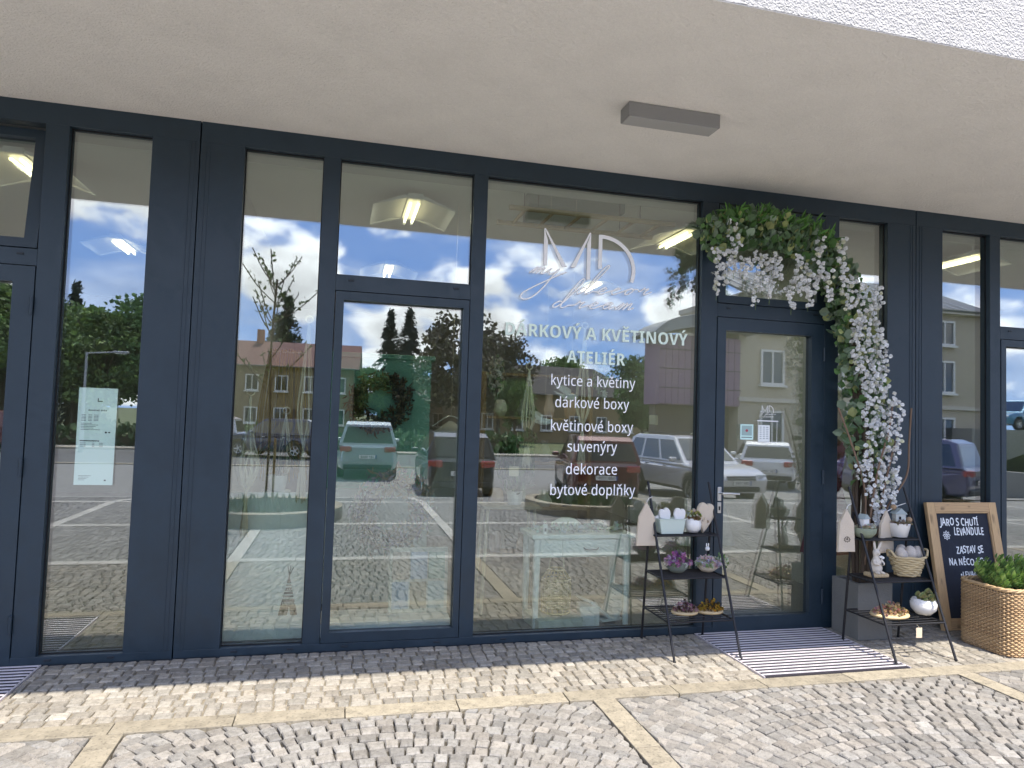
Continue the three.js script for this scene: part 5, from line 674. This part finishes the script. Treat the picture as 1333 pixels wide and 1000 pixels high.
// round tree beds
function roundBed(x, z, R, label) {
  const t = thing('round_tree_bed', label, 'tree bed', [x, 0, z]), r = mulberry((x + 20) * 77), n = 14;
  for (let k = 0; k < n; k++) { const s = new THREE.Shape(), a0 = k / n * 6.283 + 0.008, a1 = (k + 1) / n * 6.283 - 0.008; s.absarc(0, 0, R, a0, a1, false); s.absarc(0, 0, R - 0.16, a1, a0, true); s.closePath(); mesh('kerb_stone', mU(extrude(s, 0.22, 0.006, 1).rotateX(-Math.PI / 2).translate(0, -0.03, 0), 1), M.limes[k % 4], t); }
  mesh('soil', cyl(R - 0.17, R - 0.17, 0.1, 0, 0.04, 0, 0, 0, 0, 36), std([0.06, 0.045, 0.03], 1, { bumpMap: grainB, bumpScale: 0.02 }), t);
  const bl = leafGeo(0.22, 0.03, 0.3), l = []; for (let k = 0; k < 500; k++) { const a = r() * 6.28, q = (R - 0.25) * Math.sqrt(r()), v = 0.7 + 0.6 * r(); l.push([mat4(Math.cos(a) * q, 0.09, Math.sin(a) * q, (r() - 0.5) * 1.2, r() * 6, (r() - 0.5) * 1.2, 0.4 + 0.8 * r()), [0.06 * v, 0.11 * v, 0.03 * v]]); } mesh('ground_cover', bake(bl, l), M.leaf, t).userData.kind = 'stuff';
}
roundBed(-0.95, 5.95, 1.05, 'round kerbed tree bed with a thin staked sapling'); roundBed(4.35, 6.75, 1.1, 'round kerbed tree bed beside the silver off-road car');
{
  const t = thing('sapling', 'thin staked sapling with sparse twigs in the round bed', 'tree', [-1.02, 0.08, 5.95]), r = mulberry(91), g = [], l = [];
  mesh('trunk', tube([[0, 0, 0], [0.02, 1.2, 0], [-0.02, 2.4, 0.02], [0.02, 3.5, 0]], 0.017, 20, 7), M.bark, t); mesh('stake', rod([0.1, 0, 0.05], [0.1, 1.1, 0.05], 0.018), std([0.35, 0.25, 0.13], 0.9), t);
  for (let k = 0; k < 22; k++) { const y = 1.7 + r() * 1.7, a = r() * 6.28, q = 0.25 + r() * 0.4; g.push(tube([[0, y, 0], [Math.cos(a) * q * 0.5, y + 0.22, Math.sin(a) * q * 0.5], [Math.cos(a) * q, y + 0.55, Math.sin(a) * q]], 0.008, 6, 4)); for (let j = 0; j < 9; j++) { const u = 0.3 + 0.7 * r(), v = 0.7 + 0.6 * r(); l.push([mat4(Math.cos(a) * q * u + (r() - 0.5) * 0.06, y + 0.55 * u, Math.sin(a) * q * u, r() * 6, r() * 6, r() * 6, 0.8 + 0.5 * r()), [0.10 * v, 0.15 * v, 0.04 * v]]); } }
  mesh('branch', g, M.bark, t); mesh('crown', bake(leafGeo(0.07, 0.04), l), M.leaf, t);
}
{ // street lamp
  const t = thing('street_lamp', 'tall grey street lamp with short arm before the trees', 'street lamp', [-10.4, -0.41, 27.4]), m = std([0.35, 0.36, 0.36], 0.5, { metalness: 0.4 });
  mesh('post', lathe([[0.0, 0], [0.1, 0], [0.09, 0.9], [0.06, 1.0], [0.045, 4.2], [0, 4.2]], 12), m, t); mesh('arm', rod([0, 4.15, 0], [1.1, 4.25, 0], 0.03), m, t); mesh('lamp_head', rb(0.6, 0.1, 0.22, 0.04, 1.3, 4.25, 0), m, t); mesh('lens', rb(0.45, 0.02, 0.17, 0.008, 1.3, 4.192, 0), std([0.7, 0.7, 0.66], 0.3), t);
}
// houses
function windowPart(t, x, y, z, w, h, fm, pm, sill) {
  const g = new THREE.Group(); g.name = 'window'; t.add(g); mesh('frame', [b6(x - w / 2, x + w / 2, y - h / 2, y - h / 2 + 0.1, z - 0.1, z), b6(x - w / 2, x + w / 2, y + h / 2 - 0.1, y + h / 2, z - 0.1, z), b6(x - w / 2, x - w / 2 + 0.1, y - h / 2 + 0.1, y + h / 2 - 0.1, z - 0.1, z), b6(x + w / 2 - 0.1, x + w / 2, y - h / 2 + 0.1, y + h / 2 - 0.1, z - 0.1, z), b6(x - 0.04, x + 0.04, y - h / 2 + 0.1, y + h / 2 - 0.1, z - 0.09, z - 0.005)], fm, g); mesh('pane', b6(x - w / 2 + 0.1, x + w / 2 - 0.1, y - h / 2 + 0.1, y + h / 2 - 0.1, z - 0.03, z + 0.012), pm, g); if (sill) mesh('sill', b6(x - w / 2 - 0.08, x + w / 2 + 0.08, y - h / 2 - 0.1, y - h / 2 - 0.004, z - 0.2, z), sill, g);
}
const paneM = phy([0.03, 0.035, 0.045], 0.06, { clearcoat: 1 }), winF = std([0.7, 0.68, 0.63], 0.7);
function house(label, x, z, ry, w, d, eave, ridge, wallC, roofC, rows, cols, o = {}) {
  const t = thing('house', label, 'house', [x, -0.45, z], ry), wm = std(wallC, 0.95, { map: rep(plasterC, 0.5), bumpMap: grainB, bumpScale: 0.01 }), rm = std(roofC, 0.85, { map: rep(graniteT, 2), bumpMap: grainB, bumpScale: 0.03 });
  mesh('wall', mU(b6(-w / 2, w / 2, -0.1, eave, 0, d), 0.3), wm, t);
  const hip = o.hip ?? 0, E = 0.45, A = [-w / 2 - E, eave - 0.1, -E], B = [w / 2 + E, eave - 0.1, -E], C = [w / 2 + E, eave - 0.1, d + E], D = [-w / 2 - E, eave - 0.1, d + E], P = [-w / 2 - E + hip, ridge, d / 2], Q = [w / 2 + E - hip, ridge, d / 2], g = new THREE.BufferGeometry();
  g.setAttribute('position', new THREE.Float32BufferAttribute([A, Q, B, A, P, Q, C, P, D, C, Q, P, B, Q, C, D, P, A, A, B, C, A, C, D].flat(), 3)); g.computeVertexNormals(); metreUV(g, 0.3); const roof = mesh('roof', g, rm, t);
  for (const cx of o.chim ?? [-w * 0.3, w * 0.22]) mesh('chimney', mU(bx(0.6, 1.6, 0.6, cx, ridge + 0.25, d / 2 - 0.2), 1), std([0.30, 0.13, 0.09], 0.95), roof);
  mesh('gutter', b6(-w / 2 - E, w / 2 + E, eave - 0.2, eave - 0.104, -E - 0.1, -E), std([0.2, 0.18, 0.16], 0.6), t);
  for (let r = 0; r < rows; r++) for (let c = 0; c < cols; c++) windowPart(t, -w / 2 + (c + 0.5) * w / cols, (o.y0 ?? 1.6) + r * (o.dy ?? 2.8), -0.02, 1.1, 1.4, winF, paneM, winF);
  mesh('front_door', b6(-0.55 + w * 0.14, 0.55 + w * 0.14, 0, 2.2, -0.06, 0.01), std([0.09, 0.05, 0.03], 0.7), t); return t;
}
house('ochre two storey house with red tiled roof across the street', -6.2, 58, 0.06, 14.6, 9, 6.0, 8.4, [0.25, 0.185, 0.11], [0.155, 0.07, 0.065], 2, 6, { chim: [-1.4] });
house('low cottage with grey slate roof between the tall spruces', 8.6, 64, -0.1, 8, 7, 3.6, 6.0, [0.42, 0.36, 0.28], [0.16, 0.14, 0.13], 1, 4, { hip: 2 });
house('long ochre house with dark mansard roof and grey gable', 19.5, 55, -0.14, 17, 9, 4.4, 7.2, [0.32, 0.235, 0.125], [0.045, 0.04, 0.042], 1, 6, { hip: 3.2, chim: [-4.5], y0: 1.7 });
// building with barrel roof closing the square
{
  const t = thing('civic_building', 'beige building with barrel roof and violet panels closing the square', 'building', [14.3, -0.45, 24.5], 0), wm = std([0.46, 0.40, 0.30], 0.95, { map: rep(plasterC, 0.4) }), pm = std([0.22, 0.13, 0.20], 0.6), W = 19.2;
  mesh('wall', mU(b6(4.2, W, -0.1, 8.2, 0, 6), 0.3), wm, t); mesh('recess', mU(b6(0.3, 4.195, -0.1, 2.9, 0.8, 1.5), 0.3), std([0.15, 0.12, 0.09], 0.9), t);
  for (let k = 0; k < 13; k++) mesh('violet_panel', rb(0.31, 3.2, 0.06, 0.01, 0.2 + k * 0.325, 4.55, -0.02), pm, t); mesh('upper_block', b6(0.05, 4.19, 2.92, 6.2, 0.02, 1.6), pm, t);
  for (const y of [3.7, 4.6, 5.5]) mesh('panel_joint', b6(0.04, 4.3, y - 0.02, y + 0.02, -0.058, -0.052), M.gasket, t);
  const s = new THREE.Shape(); s.moveTo(-0.5, 6.2); s.quadraticCurveTo(0.2, 7.1, 2.3, 7.15); s.quadraticCurveTo(3.8, 7.1, 4.6, 6.5); s.lineTo(4.6, 6.35); s.quadraticCurveTo(2.3, 7.0, -0.45, 6.05); mesh('barrel_roof', extrude(s, 2.6, 0.02, 1).translate(0, 0, -0.7), std([0.24, 0.25, 0.25], 0.45, { metalness: 0.4 }), t);
  for (let c = 0; c < 4; c++) { windowPart(t, 6 + c * 3.4, 4.9, -0.02, 1.3, 1.7, winF, paneM, winF); windowPart(t, 6 + c * 3.4, 7.2, -0.02, 1.3, 1.3, winF, paneM, winF); if (c % 3 !== 1) windowPart(t, 6 + c * 3.4, 1.9, -0.02, 1.3, 1.8, winF, paneM, winF); }
  for (const c of [1]) { const a = new THREE.Shape(); a.moveTo(-1.1, 0); a.lineTo(-1.1, 2.1); a.absarc(0, 2.1, 1.1, Math.PI, 0, true); a.lineTo(1.1, 0); const ar = mesh('arch', extrude(a, 0.04).translate(6 + c * 3.4, 0, -0.03), std([0.10, 0.045, 0.035], 0.6), t); mesh('arch_trim', new THREE.TorusGeometry(1.2, 0.1, 6, 24, Math.PI).translate(6 + c * 3.4, 2.1, -0.03), winF, ar); }
  mesh('cornice', [b6(4.2, W + 0.2, 3.2, 3.4, -0.12, 0), b6(4.2, W + 0.3, 8.2, 8.45, -0.35, 6.2)], std([0.55, 0.5, 0.42], 0.9), t);
  for (let k = 0; k < 17; k++) mesh('roof_seam', place(bx(0.08, 0.06, 5.4, 0, 0, 0), 5 + k * 0.78, 9.55, 2.15, -0.42), std([0.5, 0.5, 0.5], 0.4, { metalness: 0.4 }), t);
  mesh('metal_roof', place(bx(W - 4.4, 0.1, 5.6, 0, 0, 0), 4.4 + (W - 4.4) / 2, 9.48, 2.15, -0.42), std([0.16, 0.16, 0.16], 0.5, { metalness: 0.3 }), t);
}
struct('lawn', metreUV(new THREE.PlaneGeometry(26, 6, 1, 1).rotateX(-Math.PI / 2 + 0.38).translate(44, 0.7, 20.5), 1), std([0.16, 0.24, 0.045], 1, { map: rep(graniteT, 0.7), bumpMap: grainB, bumpScale: 0.03 }), 'bright green grass bank beside the beige building');
struct('terrace', mU(b6(31, 57, -0.6, 1.812, 23.27, 29.2), 1), std([0.30, 0.29, 0.27], 0.95, { map: graniteT }), 'grey paved terrace above the grass bank');
single('low_wall', mU(b6(-6, 6, -0.1, 0.7, -0.2, 0.2), 0.5), std([0.24, 0.24, 0.23], 0.9, { map: rep(plasterC, 0.5) }), 'long grey concrete wall before the bright lawn', 'wall', [22, -0.3, 9.2], 1.2);
{ // hedge across the street
  const t = thing('hedge', 'clipped green hedge along the far footpath', 'hedge', [-12, -0.45, 33.5]), r = mulberry(71), l = []; for (let k = 0; k < 5200; k++) { const v = 0.6 + 0.7 * r(), x = (r() - 0.5) * 44; l.push([mat4(x, r() * (1.0 + 0.15 * Math.sin(x)), (r() - 0.5) * 1.2, r() * 6, r() * 6, r() * 6, 0.8 + 0.8 * r()), [0.06 * v, 0.12 * v, 0.03 * v]]); } mesh('foliage', bake(leafGeo(0.3, 0.22), l), M.leaf, t).userData.kind = 'stuff'; mesh('stems', [b6(-22, 22, 0, 0.6, -0.25, 0.25)], M.bark, t);
}
// trees
function broadleaf(seed, cols, n = 9000) {
  const t = new THREE.Group(), r = mulberry(seed), br = [tube([[0, -0.2, 0], [0.05, 1.5, 0.02], [0, 3.2, 0], [0.1, 5.2, 0]], 0.2, 14, 8)], clumps = [], l = [];
  for (let k = 0; k < 58; k++) { const a = r() * 6.283, u = Math.acos(1 - 1.75 * r()), q = 0.5 + 0.5 * Math.pow(r(), 0.5); clumps.push([Math.cos(a) * Math.sin(u) * 3.1 * q, 5.6 + Math.cos(u) * 3.6 * q, Math.sin(a) * Math.sin(u) * 3.1 * q, 0.65 + r() * 0.7, 0.7 + 0.6 * r()]); }
  for (const [x, y, z] of clumps.slice(0, 20)) br.push(tube([[0, 2.4 + r(), 0], [x * 0.45, y * 0.75, z * 0.45], [x, y, z]], 0.06, 8, 5));
  for (let k = 0; k < n; k++) { const [x, y, z, s, v0] = clumps[(r() * clumps.length) | 0], a = r() * 6.283, u = Math.acos(2 * r() - 1), q = s * (0.55 + 0.5 * r()), c = cols[(r() * cols.length) | 0], v = v0 * (0.75 + 0.5 * r()); l.push([mat4(x + Math.cos(a) * Math.sin(u) * q, y + Math.cos(u) * q * 0.8, z + Math.sin(a) * Math.sin(u) * q, r() * 6, r() * 6, r() * 6, 0.7 + 0.7 * r()), c.map((w) => w * v)]); }
  mesh('trunk', br, M.bark, t); mesh('crown', bake(leafGeo(0.27, 0.2, 0.2), l), M.leaf, t); return t;
}
function spruce(seed, cols, spread = 1) {
  const t = new THREE.Group(), r = mulberry(seed), l = [], br = []; mesh('trunk', cyl(0.03, 0.22, 10, 0, 5, 0, 0, 0, 0, 8), M.bark, t);
  for (let k = 0; k < 210; k++) { const u = Math.pow(r(), 0.8), y = 0.9 + 9.2 * (1 - u), a = r() * 6.283, len = (0.25 + 2.5 * u * (0.75 + 0.4 * r())) * spread; for (let j = 0; j < 26; j++) { const q = len * (0.12 + 0.88 * r()), v = 0.6 + 0.7 * r(), c = cols[(r() * cols.length) | 0], w = (r() - 0.5) * 0.5 * (1 - 0.6 * q / len), b = a + w; l.push([mat4(Math.cos(b) * q, y - 0.22 * q + (r() - 0.6) * 0.25, Math.sin(b) * q, 1.3 + (r() - 0.5) * 1.2, -b + Math.PI / 2 + (r() - 0.5), (r() - 0.5) * 0.8, 0.7 + 0.7 * r()), c.map((x) => x * v)]); } br.push(rod([0, y, 0], [Math.cos(a) * len, y - 0.22 * len, Math.sin(a) * len], 0.02, 4)); }
  mesh('branches', br, M.bark, t); mesh('crown', bake(leafGeo(0.42, 0.1, 0.3), l), M.leaf, t); return t;
}
const KINDS = { lime: broadleaf(201, [[0.13, 0.22, 0.05], [0.19, 0.28, 0.06], [0.08, 0.15, 0.04]]), deep: broadleaf(202, [[0.08, 0.16, 0.045], [0.11, 0.20, 0.055], [0.055, 0.115, 0.035]]), copper: broadleaf(203, [[0.12, 0.10, 0.06], [0.085, 0.07, 0.042], [0.14, 0.135, 0.065]], 7000), spruce: spruce(204, [[0.018, 0.036, 0.02], [0.012, 0.026, 0.016]], 1.25), pine: spruce(205, [[0.035, 0.07, 0.03], [0.05, 0.085, 0.035]], 1.5) };
const NAMES = { lime: 'broadleaf_tree', deep: 'broadleaf_tree', copper: 'broadleaf_tree', spruce: 'spruce_tree', pine: 'conifer_tree' };
const usedKind = {};
for (const [kind, x, z, s, sy, label] of [
  ['deep', -10.6, 40, 0.95, 0.92, 'deep green broadleaf tree behind the tall street lamp'], ['lime', -13.2, 38.5, 0.92, 0.8, 'bright green broadleaf tree left of the street lamp'], ['deep', -15.6, 42, 0.9, 0.85, 'deep green broadleaf tree beside the tall spire-like spruce'], ['lime', -18.6, 40, 1.1, 0.95, 'bright green broadleaf tree over the maroon car'], ['deep', -22, 41, 1.2, 1.05, 'deep green broadleaf tree beyond the maroon car'], ['lime', -26.5, 40, 1.1, 1, 'bright green broadleaf tree at the end of the hedge'],
  ['spruce', -17.3, 46, 0.75, 0.98, 'tall spire-like spruce rising behind the broadleaf row'], ['pine', -6.0, 70, 1.15, 1.4, 'broad conifer rising behind the ochre two storey house'], ['lime', -10.2, 66, 0.6, 0.75, 'small bright tree at the ochre house gable'], ['deep', 0.6, 70, 0.6, 0.75, 'small deep green tree behind the red roof end'], ['lime', 2.6, 61, 0.62, 0.68, 'small loose tree beside the grey roofed cottage'],
  ['spruce', 4.3, 62, 0.9, 1.17, 'dark spruce, the one of the pair beside the cottage gable'], ['spruce', 6.3, 61, 1.0, 1.18, 'dark spruce, the one of the pair next to the copper tree'],
  ['copper', 10.2, 54, 1.15, 1.15, 'dark copper brown tree beside the spruce pair'], ['copper', 12.6, 50, 0.85, 0.95, 'smaller copper brown tree at the mansard house corner'], ['lime', 13.2, 47, 0.45, 0.55, 'small bright tree below the copper brown trees'], ['lime', 24, 68, 0.95, 0.98, 'olive green tree rising behind the mansard house'], ['deep', 21.6, 42, 0.55, 0.58, 'dark shrubby tree between mansard house and violet panels'], ['deep', 30, 62, 0.9, 0.95, 'deep green tree behind the barrel roof building'], ['lime', 47, 44, 1, 0.9, 'bright green tree rising beyond the grass bank'],
]) { const src = KINDS[kind], o = usedKind[kind] ? src.clone() : src; usedKind[kind] = true; o.name = numbered(NAMES[kind]); o.position.set(x, -0.45, z); o.rotation.y = x * 1.7; o.scale.set(s, sy, s); tag(o, label, 'tree', 'trees around the square'); scene.add(o); }

renderer.render(scene, camera);
